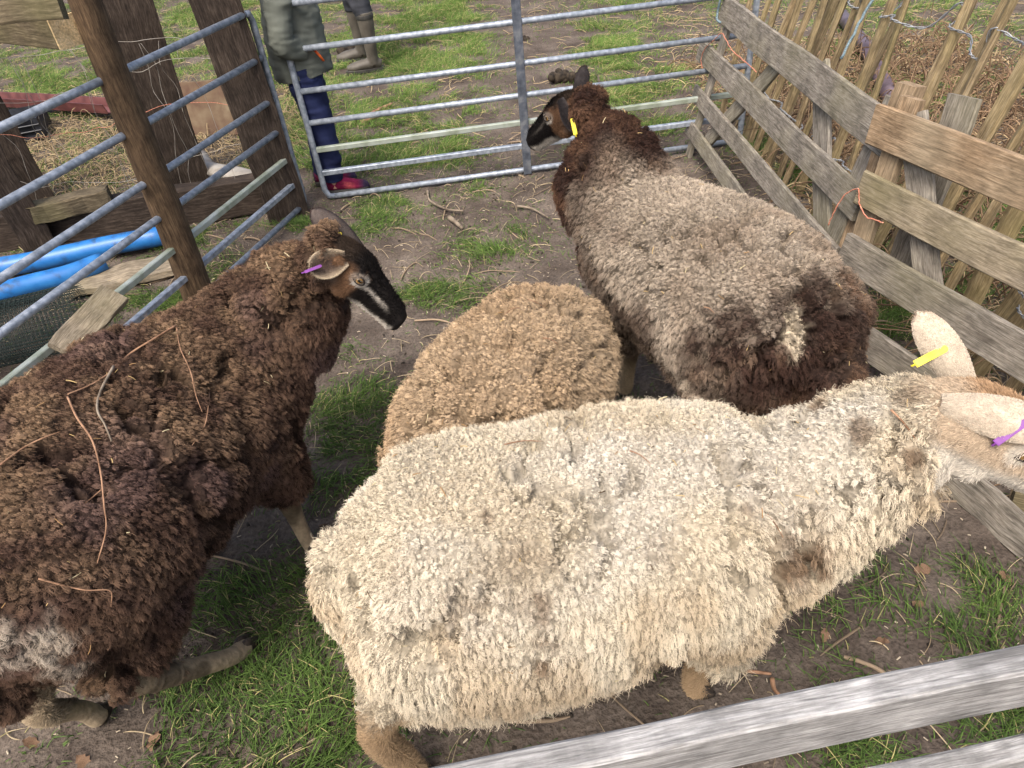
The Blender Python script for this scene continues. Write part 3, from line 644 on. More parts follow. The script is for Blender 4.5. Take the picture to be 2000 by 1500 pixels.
for hh, sag in ((.86, .05), (.30, .02)):
    path = []
    for i, (a, b_, w) in enumerate(pick):
        p = a + (b_ - a) * ((hh + sag * math.sin(i * 1.9)) / b_[2]); path.append(p + np.array([-.03, 0, 0])); 
        if i < len(pick) - 1:
            na, nb, _ = pick[i + 1]; p2_ = na + (nb - na) * (hh / nb[2]); mm = (p + p2_) / 2; path.append(mm + np.array([.0, 0, -.02 + .02 * math.sin(i * 2.7)]))
    S = spline(np.array(path), len(path) * 8); tt = np.arange(len(S)) * 1.15; _, s_, u_ = frames(S)
    for ph in (0, math.pi):
        tw = S + .0032 * (np.cos(tt + ph)[:, None] * s_ + np.sin(tt + ph)[:, None] * u_); rod('wire', tw, .0021, M['wire'], pf, 5)
# drainpipe lying beyond the palings
rod('drainpipe', [G(1590, -40, .05), G(1690, 90, .05), G(1760, 230, .05)], .045, M['mauve_pipe'], None, 14, at=G(1690, 90)); tag(bpy.context.scene.objects['drainpipe'], 'faded mauve drainpipe lying on the ground beyond the palings', 'pipe')
# twine
def twine(name, pts, mat, label, cat, rad=.0021):
    S = spline(np.array(pts), len(pts) * 7); S = S + np.random.default_rng(len(pts)).normal(0, .0012, S.shape)
    o = rod(name, S, rad, M[mat], None, 6, at=S[0]); tag(o, label, cat); return o
twine('orange_twine', [F1(.62, .60, .034), F1(.28, .60, .036), F1(.10, .63, .036), F1(.04, .60, .036), F1(-.02, .56, .036), F1(-.08, .52, .036), F1(-.10, .46, .036), F1(-.04, .43, .036)], 'orange_twine', 'orange baler twine tied round the far post of the grey slatted panel', 'twine')
twine('orange_twine', [F2(-.03, .40, .03), F2(-.02, .46, .036), F2(.0, .52, .036), F2(.04, .555, .040), F2(.06, .52, .037), F2(.10, .49, .037), F2(.17, .495, .037)], 'orange_twine', 'orange baler twine joining the two slatted panels', 'twine')
twine('blue_twine', [F1(1.16, .80, -.02), F1(1.14, .95, -.05), F1(1.15, 1.10, -.08), F1(1.12, 1.25, -.1)], 'blue_twine', 'faded blue cord hanging from the grey slatted panel', 'cord', .005)
twine('blue_twine', [F1(-.10, .95, .03), F1(-.06, .72, .035), F1(.0, .66, .03), F1(.10, .70, -.03), F1(.2, .74, -.04)], 'blue_twine', 'faded blue cord looped on the far post beside the back hurdle', 'cord', .006)

# ------------------------------------------------------------------ board fence nearest the camera
ff = empty('board_fence', (.3, .36, 0)); tag(ff, 'silvery grey board fence in the bottom right foreground', 'fence')
fa, fb = G(860, 1494, .78), G(2000, 1258, .78); fd = norm(fb - fa); fa = fa - fd * .5; fb = fb + fd * .5
plank('rail', fa + np.array([0, -.016, -.048]), fb + np.array([0, -.016, -.048]), (0, 0, 1), .096, .034, M['wood_front'], ff, .0006, 14)
sa, sb = G(1830, 1500, .56), G(2000, 1462, .56)
plank('rail', fa + np.array([0, -.016, -.345]), fb + np.array([0, -.016, -.345]), (0, 0, 1), .096, .034, M['wood_front'], ff, .0006, 14)
plank('post', fb + np.array([.02, -.06, -.82]), fb + np.array([.02, -.06, .06]), fd, .09, .05, M['wood_front'], ff, .0006)
plank('post', fa + np.array([-.02, -.06, -.82]), fa + np.array([-.02, -.06, .06]), fd, .09, .05, M['wood_front'], ff, .0006)

# ------------------------------------------------------------------ posts, beams and clutter beyond the left hurdle
pp = G(397, 592)
o = round_log('round_post', [pp + np.array([-.012 + .045 * z_, 0, z_]) + np.array([.004 * math.sin(z_ * 3), .004 * math.cos(z_ * 4), 0]) for z_ in np.linspace(-.05, 1.55, 12)], np.linspace(.066, .046, 12), M['wood_post']); tag(o, 'round brown wooden post standing inside the left hurdle', 'post')
def sleeper_post(px, wpx, h, label, tilt=0.0, depth=.11):
    g = G(*px); zc = (g - CPOS) @ FWD; w = wpx / FPX * zc; f = norm(np.array([g[0], g[1], 0])); s = np.array([f[1], -f[0], 0])
    o = plank('sleeper_post', g + np.array([0, 0, -.05]), g + np.array([tilt * h, 0, h]), s, w, depth, M['wood_dark'], None, .004, 9); tag(o, label, 'post')
sleeper_post((372, 362), 76, 1.7, 'wide dark sleeper post standing behind the round brown post', .05)
sleeper_post((562, 418), 78, 1.7, 'dark timber post behind the corner of the two hurdles', -.02)
sleeper_post((82, 490), 56, 1.5, 'dark timber post rising from the low beam at the left edge')
sleeper_post((80, 390), 46, 1.4, 'narrow dark post behind the low beam at the far left')
bl_, br_ = G(-120, 512), G(548, 410)
o = plank('low_beam', bl_ + np.array([0, .05, .085]), br_ + np.array([-.02, .06, .085]), (0, 0, 1), .19, .11, M['wood_dark'], None, .004, 9); tag(o, 'long dark low beam lying between the sleeper posts', 'beam')
o = plank('short_beam', G(60, 420, .2) + np.array([0, .03, 0]), G(212, 385, .2) + np.array([0, .03, 0]), (0, 0, 1), .09, .10, M['wood_mossy'], None, .006, 6, ends=.012); tag(o, 'short broken mossy timber resting on the low beam', 'timber')
# square sawn rail end and the board above it, fixed to the round post
e0 = G(131, 61, 1.12); ed = norm([-.80, .50, .02])
rl = empty('timber_rail', e0); tag(rl, 'square mossy timber with a pale sawn end beside the round post', 'timber')
plank('beam_body', e0 + ed * .004, e0 + ed * 1.6, (0, 0, 1), .096, .10, M['wood_mossy'], rl, .002)
plank('sawn_end', e0 - ed * .003, e0 + ed * .006, (0, 0, 1), .0945, .0985, M['wood_cut'], rl, .0, 1)
e1 = G(60, 5, 1.24); o = plank('upper_board', e1 + norm([1, -.2, 0]) * .10, e1 + norm([-.95, -.1, 0]) * .9, (0, .25, 1), .10, .04, M['wood_mossy'], None, .003); tag(o, 'mottled board above the sawn timber in the top left corner', 'board')
# blue pipes
def hollow(name, path, rad, wall, mat, label):
    S = spline(np.array(path), 18); t, s, u = frames(S); a = np.linspace(0, 2 * math.pi, 20, endpoint=False); ring = lambda k, r: S[k] + np.outer(np.cos(a) * r, s[k]) + np.outer(np.sin(a) * r, u[k])
    R = [ring(k, rad) for k in range(len(S))] + [ring(k, rad - wall) for k in range(len(S) - 1, -1, -1)]; v, f = loft(R, False); n_ = 20; K_ = len(R)
    f += [((K_ - 1) * n_ + i, (K_ - 1) * n_ + (i + 1) % n_, (i + 1) % n_, i) for i in range(n_)]
    o = mesh_obj(name, v, f, mat, None, True, at=S[0]); tag(o, label, 'pipe')
hollow('blue_pipe', [G(-160, 540, .07), G(0, 522, .06), G(110, 502, .055), G(210, 480, .055), G(330, 458, .055)], .048, .006, M['blue_pipe'], 'long blue plastic pipe running behind the round post')
hollow('blue_pipe', [G(-120, 605, .09), G(0, 572, .085), G(70, 553, .075), G(140, 535, .065), G(202, 511, .062)], .046, .006, M['blue_pipe'], 'shorter blue plastic pipe with its open end showing')
o = plank('ground_plank', G(130, 565, .02), G(345, 512, .02), (.35, .9, 0), .19, .03, M['wood_mix'], None, .003); tag(o, 'flat plank on the ground beside the blue pipes', 'plank')
q0 = onplane(172, 628, lc - np.cross(ld, (0, 0, 1.)) * 0 + np.array([.05, 0, 0]), np.cross(ld, (0, 0, 1.)))
o = plank('short_board', q0 + ld * .16 + np.array([.02, 0, -.01]), q0 - ld * .13 + np.array([.02, 0, .03]), (.8, -.2, -.55), .10, .03, M['wood_mix'], None, .002); tag(o, 'short pale board end propped against the left hurdle above the brown sheep', 'board')
# roll of dark netting
mr_ = empty('netting_roll', G(60, 640, 0)); tag(mr_, 'roll of dark green plastic netting lying outside the left hurdle', 'netting')
A0, A1 = G(-160, 690, .14), G(170, 612, .12); ax_ = norm(A1 - A0); s_ = norm(np.cross(ax_, (0, 0, 1.))); u_ = np.cross(s_, ax_); LN = np.linalg.norm(A1 - A0); strands = []; K = 25
for rr_ in (.145, .125):
    for k in range(int(LN / .017)):
        p = A0 + ax_ * (k * .017); th = np.linspace(0, 2 * math.pi, K); strands.append(p + np.outer(np.cos(th) * rr_, s_) + np.outer(np.sin(th) * rr_ * .85, u_))
    for k in range(int(2 * math.pi * rr_ / .017)):
        th = k * .017 / rr_; tt = np.linspace(0, LN, K); strands.append(A0 + np.outer(tt, ax_) + (math.cos(th) * rr_) * s_ + (math.sin(th) * rr_ * .85) * u_ + np.outer(np.sin(tt * 9 + th) * .004, u_))
strands = np.array(strands)
hair_obj('netting', strands, .0011, np.repeat(np.array([lin(34, 46, 44)]), len(strands), 0), M['strand'], mr_)['kind'] = 'stuff'
# gutter, trough, rusty sheet, pale plastic
ga, gb = G(-60, 205, .03), G(225, 222, .03); gd = norm(gb - ga); gs = np.cross(gd, (0, 0, 1.)); prof = [(-.075, .09), (-.06, .02), (0, 0), (.06, .02), (.075, .09), (.068, .09), (.054, .027), (0, .008), (-.054, .027), (-.068, .09)]
v, f = loft([np.array([p + gs * x + np.array([0, 0, z_]) for x, z_ in prof]) for p in (ga, (ga + gb) / 2 + np.array([0, 0, .006]), gb)]); o = mesh_obj('gutter', v, f, M['maroon'], None, at=ga); tag(o, 'maroon plastic gutter lying across the ground at the far left', 'gutter')
ta = G(-30, 292, 0); td = norm(G(95, 268) - ta); tn = np.cross((0, 0, 1.), td)
tr_ = empty('black_trough', ta); tag(tr_, 'black plastic crate lying at the far left edge', 'crate')
v, f = loft([np.array([ta + td * (x * k1) + tn * (y_ * k1) + np.array([0, 0, z_]) for x, y_ in ((-.38, 0), (.40, 0), (.40, .34), (-.38, .34))]) for z_, k1 in ((.0, 1), (.14, 1.0), (.15, .93), (.03, .9))]); mesh_obj('shell', v, f, M['black_plastic'], tr_)
for k in (.06, .10): boxbar('rib', ta + td * -.38 + tn * -.006 + np.array([0, 0, k]), ta + td * .40 + tn * -.006 + np.array([0, 0, k]), .012, .008, M['black_plastic'], tr_)
ra = G(345, 268); rb = G(486, 262)
o = plank('rusty_sheet', ra + np.array([0, .02, .17]), rb + np.array([.02, .03, .17]), (0, .25, 1), .34, .012, M['rust'], None, .002); tag(o, 'rusty brown metal sheet standing behind the dark posts', 'metal sheet')
o = round_log('pale_log', [G(330, 178, .05), G(400, 170, .05), G(490, 160, .05)], .05, M['wood_mossy']); tag(o, 'pale log lying behind the rusty metal sheet', 'log')
S = spline(np.array([G(388, 300, .07), G(394, 315, .06), G(405, 328, .055), G(440, 335, .06), G(480, 340, .05), G(512, 337, .04)]), 16); v, f = tube(S, np.interp(np.linspace(0, 1, 16), [0, .3, .7, 1], [.045, .06, .065, .03]), 12, rad2=np.interp(np.linspace(0, 1, 16), [0, .3, .7, 1], [.02, .03, .03, .012])); o = mesh_obj('plastic_sheet', v, f, M['pale_plastic'], None, True, at=S[5]); tag(o, 'crumpled dirty white plastic lying behind the dark posts', 'plastic')
o = plank('ribbed_box', G(405, 10, .08), G(430, 8, .08), (0, 0, 1), .16, .16, M['pale_plastic'], None, .001); o = tag(o, 'white ribbed box at the top edge beyond the dark posts', 'box')
# wire netting between the dark posts
nt = empty('wire_netting', G(372, 362)); tag(nt, 'sagging pale wire netting strung between the dark posts', 'netting')
nA, nB = G(60, 470) + np.array([0, .12, 0]), G(575, 420) + np.array([0, .12, 0]); nd = nB - nA; rn = np.random.default_rng(3)
for h, orange in ((.10, 1), (.28, 0), (.46, 1), (.66, 0), (.88, 0)):
    tt = np.linspace(-.3, 1, 22); P = nA + np.outer(tt, nd) + np.column_stack([rn.normal(0, .01, 22), rn.normal(0, .012, 22), h + np.cumsum(rn.normal(0, .012, 22)) - .04 * np.sin(tt * 6)])
    rod('strand', spline(P, 60), .0013, M['orange_twine'] if orange else M['pale_plastic'], nt, 5)
for t_ in np.linspace(-.25, .98, 15):
    zz = np.linspace(.02, .86, 9); P = nA + nd * t_ + np.column_stack([np.cumsum(rn.normal(0, .022, 9)), rn.normal(0, .012, 9), zz]); rod('strand', spline(P, 28), .0012, M['pale_plastic'], nt, 5)

# thin steel rods standing against the corner post
for i, (a_, b_) in enumerate(((575, 405), (590, 402))):
    g_ = G(a_, b_) + np.array([-.02, .02, 0]); o = rod('steel_rod', [g_, g_ + np.array([.0, 0, .6]), g_ + np.array([-.015 + .02 * i, .01, 1.5])], .008, M['black_plastic'], None, 8, at=g_); tag(o, ('dark steel rod standing close against the corner timber post', 'dark steel rod standing next to the end of the left hurdle')[i], 'rod')
# ---- cream sheep in the foreground, heading right
def rep(c, p): return np.repeat(np.array(c, float)[None], len(p), 0)
CREAM = np.array(lin(206, 194, 171)); CREAM_D = np.array(lin(104, 82, 62))
def cream_wool(p, n):
    c = rep(CREAM, p) * (.86 + .28 * fbm(p, 14, 3, 2))[:, None]
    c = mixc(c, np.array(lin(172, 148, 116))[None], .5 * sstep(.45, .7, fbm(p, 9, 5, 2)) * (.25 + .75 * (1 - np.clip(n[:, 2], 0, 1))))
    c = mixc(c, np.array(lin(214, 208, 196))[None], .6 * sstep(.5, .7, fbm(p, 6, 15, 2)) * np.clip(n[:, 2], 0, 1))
    return marked(c, p, 11)
def cream_face(h, p):
    c = rep(lin(190, 170, 146), h); w = np.array(lin(206, 198, 184))
    c = mixc(c, w[None], 1 - sstep(-.04, -.008, h[:, 1]))                         # white jaw
    c = mixc(c, np.array(lin(168, 134, 100))[None], .8 * (1 - sstep(.03, .07, np.abs(h[:, 0] - .02))) * sstep(.03, .05, h[:, 1]))
    d = np.hypot(h[:, 0] - .074, h[:, 1] - .02); c = mixc(c, w[None], (1 - sstep(.018, .032, d)) * .8)
    return mixc(c, np.array(lin(120, 90, 78))[None], sstep(.215, .24, h[:, 0]))
def cream_leg(p): return rep(lin(164, 140, 110), p) * (.85 + .3 * noise3(p, 25, 2))[:, None]
CE = lin(190, 177, 158)
cream = build_sheep('sheep', 'cream white sheep in the foreground facing right, yellow and purple ear tags', (0.1, .86, 0),
    [(-.335, .83, .45, .04, .05), (-.31, .832, .45, .14, .16), (-.24, .833, .435, .21, .235), (-.12, .838, .435, .24, .245), (.06, .85, .455, .24, .225), (.26, .865, .485, .22, .195), (.41, .865, .485, .18, .185), (.51, .86, .53, .135, .145), (.60, .845, .61, .10, .11), (.68, .82, .69, .075, .085), (.72, .80, .73, .05, .055)],
    ((.735, .80, .75), norm([.86, -.30, -.40]), np.array([.35, -.05, .9]), 1.0),
    [([(.36, .74, .40), (.36, .74, .25), (.345, .75, .16), (.335, .755, .06), (.345, .755, .01)], [.075, .045, .026, .021, .024], (1, 0)),
     ([(.40, .97, .40), (.40, .97, .25), (.39, .97, .16), (.39, .97, .06), (.40, .97, .01)], [.075, .045, .026, .021, .024], (1, 0)),
     ([(-.22, .76, .42), (-.23, .72, .31), (-.335, .64, .24), (-.30, .63, .09), (-.29, .63, .01)], [.10, .055, .034, .024, .026], (1, 0)),
     ([(-.24, .98, .42), (-.23, .99, .30), (-.31, .99, .22), (-.28, .99, .09), (-.27, .99, .01)], [.10, .06, .030, .022, .024], (1, 0))],
    ([(-.31, .835, .56), (-.355, .83, .50), (-.365, .825, .40), (-.355, .82, .30)], [.03, .035, .03, .015]),
    dict(wool=cream_wool, face=cream_face, leg=cream_leg),
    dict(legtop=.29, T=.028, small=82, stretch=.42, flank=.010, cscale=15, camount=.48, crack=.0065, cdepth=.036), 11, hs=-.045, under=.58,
    marks=[(1560, 1105, .07, .9, CREAM_D), (1535, 1060, .035, .5, CREAM_D), (1010, 1130, .08, .35, CREAM_D), (890, 1190, .07, .3, CREAM_D), (1065, 1190, .04, .6, CREAM_D), (1060, 1250, .03, .8, CREAM_D), (1062, 1300, .025, .8, CREAM_D), (1680, 845, .035, .7, CREAM_D), (1790, 895, .03, .8, CREAM_D), (1780, 780, .03, .5, CREAM_D), (1290, 1090, .05, .25, CREAM_D), (1460, 1000, .022, .5, CREAM_D), (1600, 790, .025, .8, CREAM_D), (950, 1010, .018, .6, CREAM_D)],
    ears=[((-.045, .038, .040), (.84, -.40, -.10), (-.15, .75, -.6), .14, .050, .55, CE, lin(180, 150, 132), CE), ((-.03, .045, -.045), (-.42, .42, .62), (.35, .75, -.4), .135, .044, .55, CE, lin(176, 145, 128), CE)],
    tags=[(1, .42, .95, (55, 33), .047, .0125, 'tag_yellow'), (0, .62, .95, (52, 47), .05, .011, 'tag_purple')])

# ---- dark brown sheep on the left, heading away, face turned right
BR = np.array(lin(70, 54, 45)); BRT = np.array(lin(118, 97, 76)); WHT = np.array(lin(186, 178, 166)); BLK = np.array(lin(22, 19, 18))
def brown_wool(p, n):
    c = rep(BR, p) * (.8 + .4 * fbm(p, 13, 43, 2))[:, None]
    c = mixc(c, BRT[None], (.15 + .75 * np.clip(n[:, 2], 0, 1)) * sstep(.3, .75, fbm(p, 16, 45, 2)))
    c = mixc(c, np.array(lin(92, 74, 70))[None], .5 * sstep(.55, .75, fbm(p, 7, 47, 2)))
    return marked(c, p, 23)
def dark_face(h, p, cheek, stripe=.85):
    s, v, r = h[:, 0], h[:, 1], np.abs(h[:, 2]); c = rep(BLK, h); wob = (noise3(h, 60, 5) - .5) * .02
    c = mixc(c, np.array(cheek)[None], .9 * sstep(.025, .04, r) * (1 - sstep(.07, .095, s + wob)) * (1 - sstep(.028, .05, v + wob)))   # cheeks
    c = mixc(c, np.array(lin(92, 84, 78))[None], .7 * (1 - sstep(.005, .045, s + wob)) * (1 - sstep(-.03, .0, v)))
    c = mixc(c, np.array(lin(52, 42, 34))[None], sstep(.03, .055, v) * (1 - sstep(.0, .05, s)) * .7)
    e = np.hypot((s - .074) * .85, v - .02); c = mixc(c, WHT[None] * .9, (1 - sstep(.017, .026, e)) * sstep(.03, .045, r) * (.35 + .65 * sstep(-.01, .004, (s - .074) - (v - .02) * .6)))
    st = np.abs(v - (.016 - .26 * (s - .09)) + wob * .4); c = mixc(c, WHT[None] * .8, stripe * (1 - sstep(.002, .008, st)) * sstep(.082, .09, s) * (1 - sstep(.15, .205, s)) * sstep(.012, .022, r))
    return mixc(c, WHT[None] * .9, (1 - sstep(-.056, -.040, v + wob * .5)) * sstep(.07, .13, s) * (1 - sstep(.225, .235, s)))   # chin
def pale_leg(p): return mixc(rep(lin(158, 142, 118), p), BLK[None], .6 * sstep(.56, .66, fbm(p, 11, 77, 2)))
BP = G(668, 510, .85)
brown = build_sheep('sheep', 'dark brown curly sheep on the left, white marked black face turned right', (-.8, 1.0, 0),
    [(-.975, .70, .52, .05, .06), (-.97, .735, .53, .15, .14), (-.96, .81, .54, .225, .19), (-.94, .92, .55, .26, .21), (-.905, 1.05, .55, .265, .215), (-.85, 1.20, .535, .255, .215), (-.77, 1.32, .525, .232, .21), (-.68, 1.41, .565, .17, .175), (-.585, 1.46, .635, .12, .135), (-.50, 1.465, .72, .095, .105), (-.445, 1.45, .775, .055, .06)],
    (BP, norm([.66, -.28, -.66]), np.array([.7, .0, .7]), .76),
    [([(-.64, 1.28, .42), (-.635, 1.29, .27), (-.63, 1.285, .16), (-.622, 1.275, .06), (-.61, 1.27, .01)], [.075, .045, .026, .021, .024], (1, -.2)),
     ([(-.92, 1.32, .42), (-.92, 1.33, .27), (-.92, 1.325, .16), (-.92, 1.315, .06), (-.92, 1.31, .01)], [.075, .045, .026, .021, .024], (0, 1)),
     ([(-.84, .86, .46), (-.82, .86, .36), tuple(G(240, 1330, .29)), tuple(G(430, 1290, .08)), tuple(G(478, 1266, .012))], [.11, .065, .034, .023, .026], (.4, 1)),
     ([(-1.05, .84, .44), (-1.06, .88, .32), (-1.06, .76, .23), (-1.06, .82, .09), (-1.06, .84, .01)], [.11, .065, .032, .023, .026], (0, 1))],
    ([(-.97, .74, .61), (-.975, .70, .55), (-.98, .685, .47), (-.975, .69, .40)], [.03, .034, .028, .014]),
    dict(wool=brown_wool, face=lambda h, p: dark_face(h, p, lin(106, 80, 60)), leg=pale_leg),
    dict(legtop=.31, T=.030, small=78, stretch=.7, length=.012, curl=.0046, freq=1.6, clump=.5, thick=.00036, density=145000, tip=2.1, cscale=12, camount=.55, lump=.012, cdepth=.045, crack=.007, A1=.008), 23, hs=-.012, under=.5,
    marks=[(60, 1265, .07, .9, lin(150, 140, 126)), (130, 1290, .05, .7, lin(150, 140, 126)), (0, 1250, .05, .8, lin(150, 140, 126))],
    ears=[((-.012, .015, .070), (-.82, -.34, .02), (.30, -.75, .55), .050, .046, .45, lin(110, 92, 78), lin(64, 52, 46), lin(176, 160, 136)), ((-.022, .035, -.052), (-.66, .34, .62), (-.1, .9, -.6), .105, .042, .5, lin(84, 76, 72), lin(90, 70, 64), lin(44, 40, 42))],
    tags=[(0, .55, .95, (34, 15), .034, .006, 'tag_purple'), (1, .25, .9, (10, 4), .012, .008, 'tag_yellow')])

# ---- light tan sheep in the middle, head lowered out of sight
TN = np.array(lin(174, 150, 121))
def tan_wool(p, n):
    c = rep(TN, p) * (.84 + .32 * fbm(p, 12, 63, 2))[:, None]
    c = mixc(c, np.array(lin(176, 155, 128))[None], .6 * sstep(.45, .7, fbm(p, 7, 65, 2)))
    return mixc(c, np.array(lin(160, 142, 118))[None], .6 * sstep(.05, .2, p[:, 0]))
tan = build_sheep('sheep', 'smaller light tan sheep in the middle with its head lowered out of sight', (-.05, 1.32, 0),
    [(-.205, 1.09, .39, .05, .05), (-.185, 1.12, .40, .12, .12), (-.125, 1.195, .415, .175, .175), (-.05, 1.30, .425, .20, .195), (.035, 1.41, .44, .19, .185), (.105, 1.50, .43, .165, .17), (.15, 1.58, .385, .12, .13), (.17, 1.65, .32, .085, .09), (.175, 1.69, .27, .055, .06)],
    ((.18, 1.70, .245), norm([.15, .25, -.95]), np.array([.3, .9, .25]), .8),
    [([(.14, 1.40, .36), (.14, 1.41, .22), (.14, 1.41, .14), (.14, 1.40, .06), (.14, 1.41, .01)], [.06, .04, .024, .019, .022], (.6, .8)),
     ([(-.02, 1.53, .36), (-.02, 1.54, .22), (-.02, 1.54, .14), (-.02, 1.53, .06), (-.02, 1.54, .01)], [.06, .04, .024, .019, .022], (.6, .8)),
     ([(-.12, 1.11, .36), (-.09, 1.13, .25), (-.16, 1.07, .18), (-.13, 1.09, .07), (-.12, 1.10, .01)], [.08, .05, .026, .02, .022], (.6, .8)),
     ([(-.26, 1.24, .36), (-.23, 1.27, .25), (-.29, 1.21, .18), (-.26, 1.23, .07), (-.25, 1.24, .01)], [.08, .05, .026, .02, .022], (.6, .8))],
    ([(-.235, 1.08, .46), (-.275, 1.035, .41), (-.285, 1.02, .33), (-.28, 1.03, .24)], [.025, .03, .026, .015]),
    dict(wool=tan_wool, face=lambda h, p: rep(lin(120, 92, 68), h), leg=lambda p: rep(lin(130, 104, 78), p)),
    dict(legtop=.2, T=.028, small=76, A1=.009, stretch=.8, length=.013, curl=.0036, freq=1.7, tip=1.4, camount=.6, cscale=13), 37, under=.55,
    ears=[((-.02, .03, .055), (.8, -.3, .2), (.2, .6, -.5), .08, .06, .4, lin(150, 120, 92), lin(130, 95, 80), lin(150, 120, 92)), ((-.02, .03, -.055), (-.8, .4, .2), (.2, .6, -.5), .08, .06, .4, lin(150, 120, 92), lin(130, 95, 80), lin(150, 120, 92))])

# ---- grey brown sheep at the back, heading away to the gate
GY = np.array(lin(168, 155, 138)); GD = np.array(lin(58, 42, 36))
def grey_wool(p, n):
    c = rep(GY, p) * (.84 + .32 * fbm(p, 12, 83, 2))[:, None]
    c = mixc(c, np.array(lin(132, 114, 96))[None], .5 * sstep(.45, .7, fbm(p, 6, 85, 2)))
    a = (p[:, 0] - .675) * -.48 + (p[:, 1] - 1.365) * .877                         # metres along the back from the rump
    wob = (fbm(p, 9, 87, 2) - .5)
    dark = sstep(.43, .66, a + wob * .3)                                        # neck
    dark = np.maximum(dark, .72 * (1 - sstep(-.15, .38, n[:, 2] + wob * 1.1)) * (1 - sstep(.50, .68, p[:, 2] + wob * .2)))   # sides below the bleached back
    dark = np.maximum(dark, .92 * (1 - sstep(-.08, .06, a + wob * .12)) * (1 - sstep(.60, .72, p[:, 2] + wob * .2)))   # rump
    gdc = mixc(rep(GD, p), np.array(lin(96, 72, 56))[None], .8 * sstep(.45, .7, fbm(p, 15, 89, 2)))
    c = c * (1 - dark[:, None]) + gdc * dark[:, None]
    return marked(c, p, 53)
grey = build_sheep('sheep', 'grey sheep with dark brown neck and rump beside the slatted panels, yellow ear tag', (.62, 1.5, 0),
    [(.725, 1.27, .47, .05, .06), (.71, 1.295, .48, .15, .15), (.675, 1.365, .505, .205, .195), (.625, 1.46, .53, .23, .205), (.57, 1.575, .54, .225, .20), (.51, 1.69, .54, .205, .195), (.45, 1.82, .545, .18, .185), (.405, 1.92, .59, .15, .165), (.365, 1.985, .67, .135, .15), (.335, 2.03, .75, .115, .125), (.305, 2.05, .785, .055, .06)],
    (G(1118, 215, .85), norm([-.68, .52, -.50]), np.array([-.35, .3, .9]), .82),
    [([(.40, 1.74, .42), (.395, 1.78, .27), (.39, 1.80, .16), (.385, 1.80, .06), (.38, 1.81, .01)], [.075, .045, .026, .021, .024], (-.4, .9)),
     ([(.57, 1.90, .42), (.56, 1.93, .27), (.545, 1.95, .16), (.535, 1.955, .06), (.525, 1.965, .01)], [.075, .045, .026, .021, .024], (-.4, .9)),
     ([(.56, 1.34, .44), (.55, 1.38, .34), (.58, 1.27, .23), (.57, 1.32, .09), (.565, 1.33, .01)], [.11, .065, .034, .023, .026], (-.4, .9)),
     ([(.80, 1.43, .44), (.79, 1.47, .34), (.83, 1.35, .23), (.82, 1.41, .09), (.81, 1.42, .01)], [.11, .065, .034, .023, .026], (-.4, .9))],
    ([(.72, 1.29, .60), (.742, 1.235, .53), (.75, 1.215, .40), (.745, 1.22, .24)], [.035, .045, .045, .025]),
    dict(wool=grey_wool, face=lambda h, p: dark_face(h, p, lin(96, 72, 54), .15), leg=pale_leg),
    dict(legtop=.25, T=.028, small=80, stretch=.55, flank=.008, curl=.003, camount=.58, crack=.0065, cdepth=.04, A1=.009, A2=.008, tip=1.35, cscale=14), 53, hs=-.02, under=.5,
    marks=[(1600, 560, .06, .8, GD), (1615, 640, .09, .85, GD), (1500, 690, .09, .8, GD), (1420, 700, .08, .7, GD), (1655, 640, .06, .7, GD), (1350, 690, .07, .7, GD), (1450, 640, .09, .75, GD), (1380, 655, .08, .65, GD), (1525, 610, .06, .5, GD), (1585, 600, .05, .8, GD), (1560, 730, .09, .85, GD), (1480, 740, .09, .85, GD), (1547, 645, .042, 1.0, lin(196, 182, 158)), (1554, 612, .03, 1.0, lin(196, 182, 158)), (1542, 680, .03, 1.0, lin(196, 182, 158))],
    ears=[((-.01, .02, -.056), (.30, -.50, -.55), (.6, .6, -.3), .08, .036, .5, lin(36, 33, 34), lin(60, 48, 46), lin(76, 72, 72)), ((-.02, .035, .05), (.25, .35, .75), (-.5, .7, -.2), .085, .042, .5, lin(54, 50, 50), lin(70, 55, 50), lin(46, 42, 42))],
    tags=[(0, .75, .6, (-8, 34), .042, .012, 'tag_yellow')])
# ------------------------------------------------------------------ people beyond the back hurdle
def remesh_obj(name, parts, mat, parent, voxel, colfun=None, smooth=5, fold=0.0):
    me = remesh(name, parts, voxel, smooth); co, no, tr = mesh_arrays(me)
    if fold: co = co + no * (fold * 2 * (np.abs(fbm(co * np.array([7, 7, 20.]) + np.stack([co[:, 2] * 6] * 3, 1), 1.0, 91, 2) - .5) * 2 - .35))[:, None]
    if colfun is not None: add_colors(me, colfun(co))
    org = np.array(world_loc(parent)); me.vertices.foreach_set('co', (co - org).astype(np.float32).ravel()); me.update(); me.polygons.foreach_set('use_smooth', [True] * len(me.polygons)); me.materials.clear(); me.materials.append(mat)
    return link(bpy.data.objects.new(name, me), parent)
def limb(pts, rads, n=14, k=14, rad2=None, up=(1, .1, 0)):
    S = spline(np.column_stack([np.asarray(pts, float), rads, rads if rad2 is None else rad2]), k); return tube(S[:, :3], S[:, 3], n, rad2=S[:, 4], up=up)
M['cloth'] = mat_attr('cloth', .85, .2, noise=90)
M['skin_person'] = mat_plain('person_skin', lin(196, 150, 128), lin(210, 166, 142), 20, .55, .3, bump=.02)
M['hair_dark'] = mat_plain('brown_hair', lin(58, 42, 32), lin(86, 64, 48), 60, .6, .3)
M['rubber'] = mat_plain('khaki_rubber', lin(66, 62, 55), lin(94, 89, 80), 9, .55, .4, bump=.1)
M['rubber_dark'] = mat_plain('dark_rubber_strap', lin(46, 46, 44), lin(66, 64, 60), 30, .6, .4)
M['jacket'] = mat_plain('olive_jacket_cloth', lin(78, 82, 76), lin(98, 102, 94), 7, .8, .2, bump=.25)
